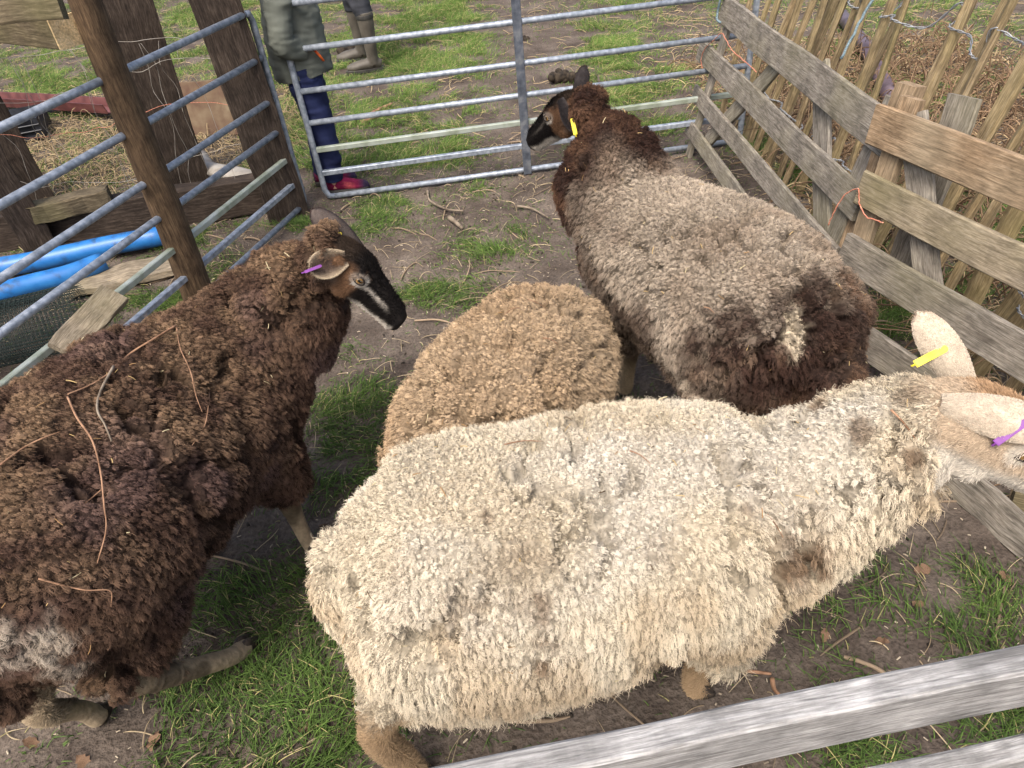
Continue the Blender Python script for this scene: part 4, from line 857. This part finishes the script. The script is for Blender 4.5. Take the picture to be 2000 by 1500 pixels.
M['trousers'] = mat_plain('navy_trouser_cloth', lin(24, 30, 58), lin(40, 48, 84), 9, .85, .2, bump=.3)
M['trousers_dark'] = mat_plain('charcoal_trouser_cloth', lin(44, 46, 50), lin(62, 64, 70), 9, .85, .2, bump=.3)
M['orange_tab'] = mat_plain('orange_plastic', lin(226, 92, 30), lin(240, 120, 50), 40, .5, .4)
def person(name, label, base, face, H, jacket, trouser, feet, hips, arms, hem):
    root = empty(name, base); tag(root, label, 'person'); B = np.asarray(base, float); f = norm(face); s = np.array([f[1], -f[0], 0])   # s: the person's right
    def at(fx, sx, z): return B + f * fx + s * sx + np.array([0, 0, z])
    k = H / 1.3; hz = H - .115 * k; sh = .80 * H
    body = [limb([at(0, 0, .46 * H), at(0, 0, .56 * H), at(.005, 0, .68 * H), at(0, 0, .78 * H), at(-.01, 0, .83 * H)], np.array([.11, .10, .11, .10, .05]) * k, rad2=np.array([.075, .075, .085, .075, .045]) * k, up=f),
            limb([at(-.01, 0, .81 * H), at(.0, 0, .87 * H), at(.01, 0, .90 * H)], np.array([.045, .042, .042]) * k),
            limb([at(.012, 0, hz - .105 * k), at(.016, 0, hz - .07 * k), at(.012, 0, hz), at(.0, 0, hz + .07 * k), at(-.005, 0, hz + .105 * k)], np.array([.02, .055, .076, .062, .015]) * k, rad2=np.array([.025, .07, .09, .078, .02]) * k, up=f),
            limb([at(.088 * k, 0, hz + .005), at(.105 * k, 0, hz - .018 * k), at(.09 * k, 0, hz - .03 * k)], np.array([.006, .012, .008]) * k)]
    for sg in (-1, 1): body.append(limb([at(.0, sg * .074 * k, hz - .025 * k), at(-.008, sg * .082 * k, hz), at(-.004, sg * .076 * k, hz + .022 * k)], np.array([.008, .014, .008]) * k))
    tr_parts = []; jk = []
    for sg, ft in zip((1, -1), feet):
        ft = np.asarray(ft, float); an = ft + np.array([0, 0, .07 * k]); kn = (at(.02, sg * .06 * k, .5 * H) + an) / 2 + f * .012; hp = at(0, sg * .06 * k, .5 * H)
        body.append(limb([hp, kn, an, ft + np.array([0, 0, .03])], np.array([.075, .052, .036, .034]) * k))
        tr_parts.append(limb([hp + np.array([0, 0, .03]), (hp + kn) / 2, kn, (kn + an) / 2, an + np.array([0, 0, .005])], np.array([.10, .088, .074, .066, .058]) * k, rad2=np.array([.095, .085, .07, .062, .055]) * k))
    tr_parts.append(limb([at(0, 0, .46 * H), at(0, 0, .52 * H), at(0, 0, .58 * H)], np.array([.10, .125, .115]) * k, rad2=np.array([.07, .095, .09]) * k, up=f))
    jk.append(limb([at(0, 0, hem), at(0, 0, hem + .02), at(.005, 0, hem + .2 * k), at(.01, 0, .70 * H), at(0, 0, .79 * H), at(-.01, 0, .845 * H)], np.array([.150, .158, .150, .148, .125, .062]) * k, rad2=np.array([.150, .156, .150, .142, .11, .06]) * k, up=f, k=20))
    jk.append(limb([at(-.055 * k, 0, .80 * H), at(-.06 * k, 0, .845 * H), at(-.04 * k, 0, .875 * H)], np.array([.06, .085, .05]) * k, rad2=np.array([.03, .05, .03]) * k, up=f))
    for sg, (el, ha) in zip((1, -1), arms):
        shd = at(0, sg * .125 * k, sh); el = at(*el); ha = at(*ha); body.append(limb([shd, el, ha], np.array([.04, .034, .026]) * k))
        d = norm(ha - el); jk.append(limb([shd + np.array([0, 0, .01]), (shd + el) / 2, el, (el + ha) / 2, ha - d * .03], np.array([.066, .064, .060, .056, .050]) * k))
        pal = ha + d * .045 * k; body.append(limb([ha, ha + d * .03 * k, pal + d * .02 * k], np.array([.024, .030, .024]) * k, rad2=np.array([.018, .018, .014]) * k))
        for i, ln in enumerate((.05, .06, .064, .056)): 
            off = s * sg * .0 + np.array([0, 0, (.018 - .012 * i) * k]); body.append(limb([pal + off + d * .012, pal + off + d * (.02 + ln * .5) * k - f * .004, pal + off + d * (.015 + ln) * k - s * sg * .016 * k], np.array([.0085, .008, .006]) * k, 8, 8))
        body.append(limb([ha + d * .015, ha + d * .03 * k + np.array([0, 0, .028 * k]), ha + d * .06 * k + np.array([0, 0, .036 * k])], np.array([.011, .010, .007]) * k, 8, 8))
    remesh_obj('body', body, M['skin_person'], root, .007 * k)
    remesh_obj('jacket', jk, jacket, root, .008 * k, smooth=3, fold=.009); remesh_obj('trousers', tr_parts, trouser, root, .008 * k, smooth=2, fold=.008)
    hr = [limb([at(-.01, 0, hz - .06 * k), at(-.014, 0, hz - .01), at(-.012, 0, hz + .06 * k), at(-.006, 0, hz + .108 * k)], np.array([.05, .085, .078, .02]) * k, rad2=np.array([.045, .082, .088, .025]) * k, up=f)]
    remesh_obj('hair', hr, M['hair_dark'], root, .009 * k)
    for sg in (-1, 1): eye(root, at(.078 * k, sg * .03 * k, hz + .012 * k), f, s, .010 * k)
    v, fc = tube([at(.086 * k, -.02 * k, hz - .05 * k), at(.092 * k, 0, hz - .052 * k), at(.086 * k, .02 * k, hz - .05 * k)], .005 * k, 8); mesh_obj('mouth', v, fc, M['lips'], root, True)
    return root, at, f, s
M['lips'] = mat_plain('lips', lin(160, 96, 86), lin(176, 108, 98), 30, .5, .4, bump=0)
def trainer(root, heel, f, L):
    heel = np.asarray(heel, float); f = norm(f); s = np.array([f[1], -f[0], 0]); a = np.linspace(0, 2 * math.pi, 20, endpoint=False); rings = []
    st = [(-.02, .012, .018, .045), (.0, .030, .034, .062), (.10, .034, .036, .075), (.25, .035, .036, .080), (.40, .036, .036, .070), (.55, .040, .036, .055), (.75, .044, .036, .042), (.92, .036, .036, .034), (1.0, .020, .034, .026), (1.03, .006, .030, .010)]
    for x, w, z0, h in st:
        z0 = .012; rings.append(heel + f * x * L + np.outer(np.cos(a) * w, s) + np.column_stack([np.zeros((20, 2)), z0 + h * .55 + np.sin(a) * h * .55]))
    sh = empty('trainer', heel); sh.parent = root; sh.location = Vector(heel) - Vector(root.location); 
    v, fc = loft(rings); o = mesh_obj('upper', v, fc, M['cloth'], sh, True)
    x = (v - heel) @ f / L; z = v[:, 2]; c = rep(lin(120, 26, 62), v); c = mixc(c, np.array(lin(40, 44, 66))[None], np.maximum(sstep(.86, .92, x), 1 - sstep(-.01, .10, x)) * .9)
    c = mixc(c, np.array(lin(178, 80, 84))[None], ((np.sin(x * 70) > .35) & (z < .065) & (x > .2) & (x < .75)) * .9); add_colors(o.data, c)
    so = []
    for z0, k in ((.0, .98), (.004, 1.06), (.020, 1.08), (.026, 1.0)):
        q = []
        for xx, w, _, _ in st[1:-1]: q.append((xx, w * k))
        pl = [heel + f * xx * L + s * w for xx, w in q] + [heel + f * 1.03 * L] + [heel + f * xx * L - s * w for xx, w in q[::-1]] + [heel - f * .02 * L]
        so.append(np.array(pl) + np.array([0, 0, z0]))
    v, fc = loft(so); mesh_obj('sole', v, fc, M['rubber_dark'], sh)
    lc_ = []
    for xx in (.32, .40, .48, .56): lc_.append(tube([heel + f * xx * L + s * w + np.array([0, 0, z_]) for w, z_ in ((-.024, .062), (0, .082 - (xx - .3) * .12), (.024, .062))], .0026, 6))
    v, fc = merge(lc_); mesh_obj('laces', v, fc, M['lips'], sh)
def wellington(root, heel, f, hgt):
    heel = np.asarray(heel, float); f = norm(f); s = np.array([f[1], -f[0], 0]); b = empty('rubber_boot', heel); b.parent = root; b.location = Vector(heel) - Vector(root.location)
    up = [limb([heel + f * .05 + np.array([0, 0, z]) for z in (.05, .12, .22, .32, hgt)], [.052, .050, .058, .066, .070], rad2=[.050, .046, .052, .060, .066], up=f),
          limb([heel + f * x + np.array([0, 0, z]) for x, z in ((-.012, .045), (.04, .055), (.12, .052), (.20, .045), (.265, .038))], [.022, .045, .047, .047, .020], rad2=[.03, .048, .042, .034, .02])]
    remesh_obj('shaft', up, M['rubber'], b, .006, smooth=4)
    a = np.linspace(0, 2 * math.pi, 24, endpoint=False); q = np.column_stack([.125 + .155 * np.cos(a), (.044 + .008 * np.cos(a)) * np.sin(a)])
    v, fc = loft([np.array([heel + f * x + s * y for x, y in q * k]) + np.array([0, 0, z]) for z, k in ((0, .98), (.004, 1), (.022, 1.0), (.026, .97))]); mesh_obj('sole', v, fc, M['rubber_dark'], b)
    w = limb([heel + f * .05 + np.array([0, 0, hgt - .05])] * 1 + [heel + f * .05 + np.array([0, 0, hgt - .035]), heel + f * .05 + np.array([0, 0, hgt - .02])], [.071, .0725, .072], rad2=[.067, .0685, .068], up=f); mesh_obj('strap', w[0], w[1], M['rubber_dark'], b, True)
    v, fc = tube([heel + f * .05 + s * .066 + f * x + np.array([0, 0, z]) for x, z in ((-.03, hgt - .03), (-.015, hgt - .10), (.0, hgt - .13), (.02, hgt - .10), (.03, hgt - .03))], .004, 6); mesh_obj('buckle_strap', v, fc, M['rubber_dark'], b, True)
cb = np.array([-.875, 3.775, 0.0])
f1_, f2_ = np.array([-.845, 3.715, 0]), np.array([-.93, 3.85, 0])
ch, at_, cf_, cs_ = person('person', 'person in olive jacket, navy trousers and pink trainers behind the hurdle corner', cb, (1, .05, 0), 1.28, M['jacket'], M['trousers'], (f1_, f2_), None, (((-.03, .19, .80), (.06, .09, .72)), ((-.03, -.19, .80), (.06, -.09, .74))), .615)
trainer(ch, f1_ + np.array([-.05, 0, 0]), (1, .02, 0), .225); trainer(ch, f2_ + np.array([-.05, 0, 0]), (1, .05, 0), .225)
v, fc = tube([at_(.100, .125, .745), at_(.118, .118, .715), at_(.128, .112, .690)], .013, 8, rad2=.006); mesh_obj('pocket_tab', v, fc, M['orange_tab'], ch, True)
b1, b2 = G(745, 136), G(722, 116)
ad, at2, _, _ = person('person', 'person in khaki rubber boots standing on the grass beyond the back hurdle', (b1 + b2) / 2 + np.array([-.05, 0, 0]), (-1, -.08, 0), 1.72, M['jacket'], M['trousers_dark'], (b2 + np.array([-.05, 0, 0.3]), b1 + np.array([-.05, 0, 0.3])), None, (((-.04, .24, 1.08), (.14, .20, .98)), ((-.04, -.24, 1.08), (.14, -.20, .98))), .88)
wellington(ad, b1, (-1, -.08, 0), .43); wellington(ad, b2, (-1, -.05, 0), .43)

# ------------------------------------------------------------------ grass, straw and litter
rg = np.random.default_rng(99)
patches = [(690, 430, .30, .20, 1.0), (760, 400, .25, .12, .8), (950, 480, .18, .15, .9), (1000, 455, .10, .08, .6), (840, 570, .22, .12, .8), (900, 590, .12, .06, .6), (690, 800, .16, .16, 1.1), (700, 880, .16, .16, 1.1), (650, 930, .12, .12, .7), (540, 1150, .22, .14, 1.0), (600, 1250, .2, .15, .9), (480, 1400, .30, .18, 1.2), (620, 1450, .25, .16, 1.2), (300, 1480, .25, .12, .5), (680, 680, .10, .08, .5),
           (1820, 1130, .28, .16, 1.25), (1950, 1200, .25, .16, 1.2), (1720, 1090, .16, .10, 1.1), (1650, 1200, .08, .06, .6), (1900, 1400, .3, .16, .9), (1700, 1450, .2, .12, .8), (1750, 600, .2, .2, 1.1), (1690, 480, .15, .3, .9), (1560, 330, .15, .3, .8), (1480, 280, .15, .3, .7), (1860, 540, .12, .15, .9), (440, 450, .30, .14, .9), (300, 600, .30, .18, .9), (480, 520, .2, .14, .7), (100, 470, .3, .1, .6), (600, 440, .2, .1, .8), (930, 370, .1, .1, .4)]
pc = [(G(a, b)[:2], rx, ry, s) for a, b, rx, ry, s in patches]
def grass_density(x, y):
    p = np.stack([x, y, x * 0], -1); nz = fbm(p, 5, 301, 3); nb = fbm(p, 1.1, 305, 2)
    far = sstep(3.7, 4.2, y) * (.42 + 1.3 * (nb - .45)) 
    path = np.exp(-((x - (.22 + .09 * (y - 3.7)) + .10 * (nb - .5)) / (.36 + .03 * (y - 3.7))) ** 4) * (y > 3.3); far = far * (1 - path)
    far = far + sstep(3.7, 4.2, y) * .6 * np.exp(-((x + .6 - .05 * y) / .75) ** 2) * (1 - path)
    lf = sstep(-1.25, -1.6, x) if False else (1 - sstep(-1.75, -1.35, x)) * (y > 3.3); far = far * (1 - .55 * lf * (1 - sstep(5.2, 6.5, y)))
    rt = sstep(1.5, 1.7, x); far = np.where(x > 1.5, (.22 + .8 * (nb - .45)) * (y > 0), far)
    d = np.clip(far, 0, 1.1)
    for c, rx, ry, s in pc: d = np.maximum(d, s * np.exp(-((((x - c[0]) / rx) ** 2 + ((y - c[1]) / ry) ** 2) ** 1.3)))
    return np.clip((d + .06) * (sstep(.30, .62, nz) * 1.25 + .12 * (d > .8)), 0, 1.25)
def lay_field(n, x0, x1, y0, y1): return rg.uniform(x0, x1, n), rg.uniform(y0, y1, n)
def grass(n, x0, x1, y0, y1, lmin, lmax, wid, name, keep=1.0):
    x, y = lay_field(n, x0, x1, y0, y1); d = grass_density(x, y); k = rg.random(n) < d * keep; x, y, d = x[k], y[k], d[k]; m = len(x)
    z = gz(x, y); p = np.stack([x, y, z], -1); cl = fbm(p, 9, 311, 2)
    L = rg.uniform(lmin, lmax, m) * (.55 + .8 * np.clip(d, 0, 1)) * (.6 + .9 * cl); ang = rg.uniform(0, 6.28, m) * .6 + 6.28 * noise3(p, 3.5, 315); lean = np.abs(rg.normal(.8, .45, m))
    dr = np.stack([np.cos(ang), np.sin(ang), 0 * ang], -1); t = np.linspace(0, 1, 5)[None, :, None]
    pts = p[:, None] - np.array([0, 0, .004]) + L[:, None, None] * (t * np.array([0, 0, 1.]) * (1 - .45 * np.minimum(lean, 1.3)[:, None, None] * t) + dr[:, None] * lean[:, None, None] * t ** 1.7)
    g1, g2, g3 = np.array(lin(60, 82, 40)), np.array(lin(108, 136, 64)), np.array(lin(172, 164, 112)); fr = sstep(3.4, 4.6, y)
    c = mixc(g1[None], g2[None], np.clip(rg.random(m) * .7 + .45 * (cl - .3) + .30 * fr - .12 * (1 - sstep(1.5, 3.0, y)), 0, 1)); dry = rg.random(m) < (.06 + .10 * fr); c[dry] = g3 * rg.uniform(.7, 1.1, (dry.sum(), 1))
    cc = c[:, None] * (.75 + .4 * t); rad = wid * rg.uniform(.7, 1.3, m)[:, None] * (1 - t[..., 0] ** 2 * .85)
    tag(hair_obj(name, pts, rad, cc, M['strand']), 'short green grass growing in tufts over the bare soil' if y0 < 3 else 'mown green grass of the field beyond the back hurdle', 'grass', kind='stuff')
grass(330000, -3.2, 2.6, -.1, 4.0, .018, .050, .0013, 'pen_grass')
grass(420000, -5.5, 4.8, 4.0, 10.5, .025, .060, .0016, 'field_grass')
def litter(n, x0, x1, y0, y1, lmin, lmax, r, c1, c2, name, label, dens, arch=.010, wig=.06):
    x, y = lay_field(n, x0, x1, y0, y1); k = rg.random(n) < dens(x, y); x, y = x[k], y[k]; m = len(x); L = rg.uniform(lmin, lmax, m); a = rg.uniform(0, 6.28, m); K = 6; t = np.linspace(-.5, .5, K)
    cur = rg.normal(0, wig * 8, m); an = a[:, None] + cur[:, None] * t[None]; st = np.stack([np.cos(an), np.sin(an)], -1) * (L / (K - 1))[:, None, None]; xy = np.stack([x, y], -1)[:, None] + np.cumsum(st, 1)
    z = gz(xy[..., 0], xy[..., 1]) + .004 + np.abs(rg.normal(0, arch, m))[:, None] * (1 - 4 * t[None] ** 2) + rg.normal(0, .3, m)[:, None] * (L * .12)[:, None] * np.abs(t[None]) * 0
    c = mixc(np.array(c1)[None], np.array(c2)[None], rg.random(m)) * rg.uniform(.75, 1.15, (m, 1)); rad = np.asarray(r) * rg.uniform(.6, 1.5, m)[:, None] * np.ones((1, K)); rad[:, -1] *= .4
    o = hair_obj(name, np.concatenate([xy, z[..., None]], -1), rad, c, M['strand']); tag(o, label, 'litter', kind='stuff')
def straw_d(x, y):
    p = np.stack([x, y, x * 0], -1); nz = fbm(p, 3, 401, 2); d = .30 + .9 * (nz - .4); d = d + .9 * (x > 1.45) + .8 * (1 - sstep(-1.7, -1.3, x)) * (y > 3.4) * (1 - sstep(5.6, 7, y)); d = d + .3 * np.exp(-((x - .1) / .6) ** 2 - ((y - 3.5) / .7) ** 2) + .3 * (y < 1.2) * (x < 0)
    return np.clip(d, .05, 1)
litter(7500, -3.2, 2.7, .1, 4.3, .02, .11, .0010, lin(184, 168, 136), lin(132, 116, 94), 'straw', 'pale straw stalks scattered over the soil of the pen', straw_d)
litter(9000, -5.5, 4.8, 4.2, 9.5, .05, .18, .0016, lin(186, 166, 128), lin(146, 128, 100), 'dry_stalks', 'dry pale stalks strewn over the field beyond the hurdles', lambda x, y: straw_d(x, y) * .75)
litter(7000, -3.4, -1.2, 3.7, 6.6, .05, .16, .0017, lin(176, 156, 120), lin(120, 104, 82), 'dead_stems', 'mass of dead stems beyond the dark posts on the left', lambda x, y: .75 * np.exp(-((y - 4.8) / 1.0) ** 2), .03)
litter(5000, 1.4, 3.6, .4, 5.5, .05, .20, .0017, lin(190, 168, 130), lin(116, 96, 74), 'dead_stalks', 'dead stalks and stems beyond the palings', lambda x, y: .7 + 0 * x, .03)
litter(3600, 1.55, 3.4, .6, 5.2, .10, .38, .0024, lin(92, 72, 54), lin(140, 116, 90), 'bramble_tangle', 'tangle of brown bramble stems beyond the palings', lambda x, y: .75 + 0 * x, .09, .10)
litter(500, -2, 2.6, .3, 4.3, .08, .24, .0032, lin(108, 94, 78), lin(146, 128, 106), 'thin_sticks', 'thin brown sticks lying on the bare soil of the pen', lambda x, y: .5 + 0 * x, .008, .06)
litter(4000, -2.5, 2.6, .3, 4.3, .006, .016, .0015, lin(190, 178, 156), lin(120, 106, 88), 'soil_crumbs', 'small pale crumbs and chips on the soil', lambda x, y: .8 + 0 * x, .001, .0)
litter(900, -1.6, 1.6, .3, 3.6, .008, .014, .0045, lin(38, 33, 28), lin(62, 54, 44), 'droppings', 'small dark sheep droppings scattered over the pen', lambda x, y: .5 + 0 * x, .003, .0)
def stick(px, r, label, mat='twig_dark', z=.012):
    P = np.array([G(a, b, z) for a, b in px]); S = spline(P, 5 * len(P)); o = rod('stick', S, np.linspace(r, r * .6, len(S)), M[mat], None, 7, at=P[0]); tag(o, label, 'stick')
stick([(878, 425), (890, 434), (903, 446)], .014, 'short thick stump of a stick on the soil in front of the grey sheep')
stick([(835, 372), (840, 392), (872, 408), (905, 412)], .007, 'forked grey stick curving on the soil inside the back hurdle')
stick([(1010, 402), (1040, 408), (1070, 425)], .007, 'grey stick on the soil left of the grey sheep\'s neck')
stick([(1405, 1312), (1450, 1310), (1506, 1316)], .006, 'pale broken reed on the dark soil in the foreground', 'twig')
stick([(1508, 1325), (1512, 1345), (1522, 1356)], .006, 'pale reed stub on the dark soil next to the front board', 'twig')
stick([(710, 232), (740, 215), (765, 203)], .018, 'bleached stick lying in the grass beyond the back hurdle', 'twig')
stick([(705, 240), (735, 228), (755, 222)], .014, 'second bleached stick lying close beside the first in the grass', 'twig')
stick([(1300, 1085), (1330, 1060)], .003, 'thin stem under the white sheep') if False else None
def clod(p, r, label):
    parts = []; rr = np.random.default_rng(int(r * 9999))
    for k in range(9): 
        c = p + rr.normal(0, r * .45, 3) * np.array([1, 1, .35]) + np.array([0, 0, r * .4]); q = r * rr.uniform(.35, .6); parts.append(tube([c + np.array([0, 0, z]) * q for z in (-1, -.7, 0, .7, 1)], np.array([.2, .75, 1, .75, .2]) * q, 8, up=(1, 0, 0)))
    me = remesh('dung_clod', parts, r * .09, 2); o = bpy.data.objects.new('dung_clod', me); me.materials.clear(); me.materials.append(M['dung']); link(o)
    co, _, _ = mesh_arrays(me); me.vertices.foreach_set('co', (co - p).astype(np.float32).ravel()); me.update(); o.location = Vector(p); tag(o, label, 'clod')
clod(G(1098, 158), .07, 'dark dung clod on the path left of the grey sheep\'s raised ear')
clod(G(1140, 160), .05, 'smaller dark clod beside the dung clod behind the grey sheep\'s head')
clod(G(683, 108), .09, 'black clod in the grass by the khaki boots'); clod(G(1024, 78), .035, 'small dark clod on the path beyond the back hurdle')
def leaf_mesh(seed):
    rr = np.random.default_rng(seed); n = 9; V = []; 
    for k in range(n):
        t = k / (n - 1); w = .5 * math.sin(math.pi * min(1, t * .95 + .03)) ** .8 * (1 + .25 * math.sin(t * 21 + seed)); z = .10 * math.sin(t * 3 + seed) + .04 * rr.normal()
        V += [(t - .5, -w * .62, z + .14 * w + .04 * rr.normal()), (t - .5, 0, z), (t - .5, w * .62, z + .16 * w + .04 * rr.normal())]
    F = []
    for k in range(n - 1):
        for j in (0, 1): F.append((k * 3 + j, k * 3 + j + 1, k * 3 + j + 4, k * 3 + j + 3))
    me = bpy.data.meshes.new('dead_leaf'); me.from_pydata(V, [], F); me.update(); me.materials.append(M['leaf']); me.polygons.foreach_set('use_smooth', [True] * len(F)); return me
lms = [leaf_mesh(i) for i in range(5)]
def leaf(p, size, label, group):
    o = bpy.data.objects.new('dead_leaf', lms[rg.integers(5)]); link(o); o.location = Vector((p[0], p[1], float(gz(p[0], p[1])) + .008)); o.scale = (size, size, size); o.rotation_euler = (rg.normal(0, .3), rg.normal(0, .3), rg.uniform(0, 6.28)); tag(o, label, 'leaf', group)
for a, b, s, lb in ((300, 1445, .06, 'largest dry brown leaf on the grass between the brown and cream sheep'), (165, 1490, .05, 'dry brown leaf at the bottom edge below the brown sheep'), (60, 1450, .045, 'dry brown leaf in the bottom left corner'), (600, 1420, .05, 'dry leaf in the grass left of the cream sheep\'s hind leg'), (1800, 1115, .055, 'dry brown leaf on the grass under the cream sheep\'s chin'), (1720, 1260, .04, 'dry leaf on the soil just above the front board'), (1790, 1185, .04, 'dry leaf in the grass right of the cream sheep\'s chest'), (1610, 1240, .04, 'dry leaf on the dark soil below the cream sheep\'s chest'), (1960, 1130, .05, 'dry leaf beside the weathered board at the right edge'), (630, 1022, .04, 'small dry leaf beside the brown sheep\'s front hoof')): leaf(G(a, b), s * .85, lb, 'fallen leaves in the pen')
for i in range(48):
    x, y = rg.uniform(1.35, 2.9), rg.uniform(.9, 5.0); leaf((x, y), rg.uniform(.05, .10), 'dry brown leaf fallen beyond the slatted panels', 'fallen leaves beyond the panels')
# ------------------------------------------------------------------ stems and straw caught in the fleeces
def on_sheep(key, a, b, lift=.006):
    h = BVH[key].ray_cast(Vector(CPOS), Vector(ray(a, b)))
    return (np.array(h[0]) - ray(a, b) * lift) if h[0] is not None else None
def caught(key, px, r, label, mat='twig', cat='stem', lift=.014, name='bramble_stem'):
    P = [on_sheep(key, a, b, lift) for a, b in px]; P = np.array([p for p in P if p is not None])
    if len(P) < 2: return
    S = spline(P, 6 * len(P)); o = rod(name, S, np.linspace(r, r * .5, len(S)), M[mat], None, 6, at=P[0]); tag(o, label, cat)
caught('sheep23', [(343, 636), (300, 662), (255, 690), (222, 722), (180, 750), (132, 770)],   .0026, 'longest dry bramble stem lying across the brown sheep\'s back')
caught('sheep23', [(132, 775), (150, 815), (180, 860), (196, 920), (203, 985), (207, 1035), (190, 1100)], .0022, 'long dry stem hanging down the brown sheep\'s side')
caught('sheep23', [(345, 640), (352, 680), (372, 725), (382, 770), (395, 805)], .0015, 'thin dry stem curving down from the brown sheep\'s shoulder')
caught('sheep23', [(222, 715), (196, 765), (190, 800), (205, 830), (218, 862)], .0030, 'greyish forked stem in the middle of the brown sheep\'s back', 'twig_dark')
caught('sheep23', [(0, 908), (45, 875), (85, 855), (118, 843)], .0019, 'dry stem on the brown sheep at the left edge')
caught('sheep23', [(75, 1130), (130, 1145), (172, 1153), (215, 1154), (217, 1185)], .0019, 'bent dry stem on the brown sheep\'s hip')
caught('sheep23', [(410, 752), (406, 800), (398, 835), (375, 870)], .0014, 'short curved stem low on the brown sheep\'s shoulder')
caught('sheep23', [(200, 955), (165, 985), (138, 1010)], .0014, 'short straight stem branching across the hanging stem on the brown sheep')
for i, (key, a, b, c, d) in enumerate([('sheep11', 1740, 800, 1790, 860), ('sheep11', 750, 1238, 778, 1250), ('sheep11', 1230, 880, 1270, 905), ('sheep11', 1495, 1000, 1530, 1050), ('sheep11', 985, 868, 1060, 862), ('sheep37', 1015, 582, 1068, 602), ('sheep37', 985, 615, 1015, 600), ('sheep37', 1060, 660, 1090, 672), ('sheep53', 1400, 372, 1445, 378), ('sheep53', 1375, 600, 1395, 612)]):
    lab = ['thin dark stem on the white sheep\'s neck', 'short dark twig on the white sheep\'s hip', 'thin straw on the white sheep\'s back near the tan sheep', 'pale straw on the white sheep\'s shoulder', 'curved straw along the white sheep\'s back above its hip', 'longest straw on the tan sheep\'s back', 'short straw near the top of the tan sheep', 'short straw on the tan sheep\'s right side', 'straw on the grey sheep\'s back', 'yellow straw flake on the grey sheep\'s flank'][i]
    caught(key, [(a, b), ((a + c) / 2, (b + d) / 2 - 4), (c, d)], .0014 if i > 1 else .0022, lab, 'twig' if i != 1 else 'twig_dark', 'straw', .016, 'straw_stalk')
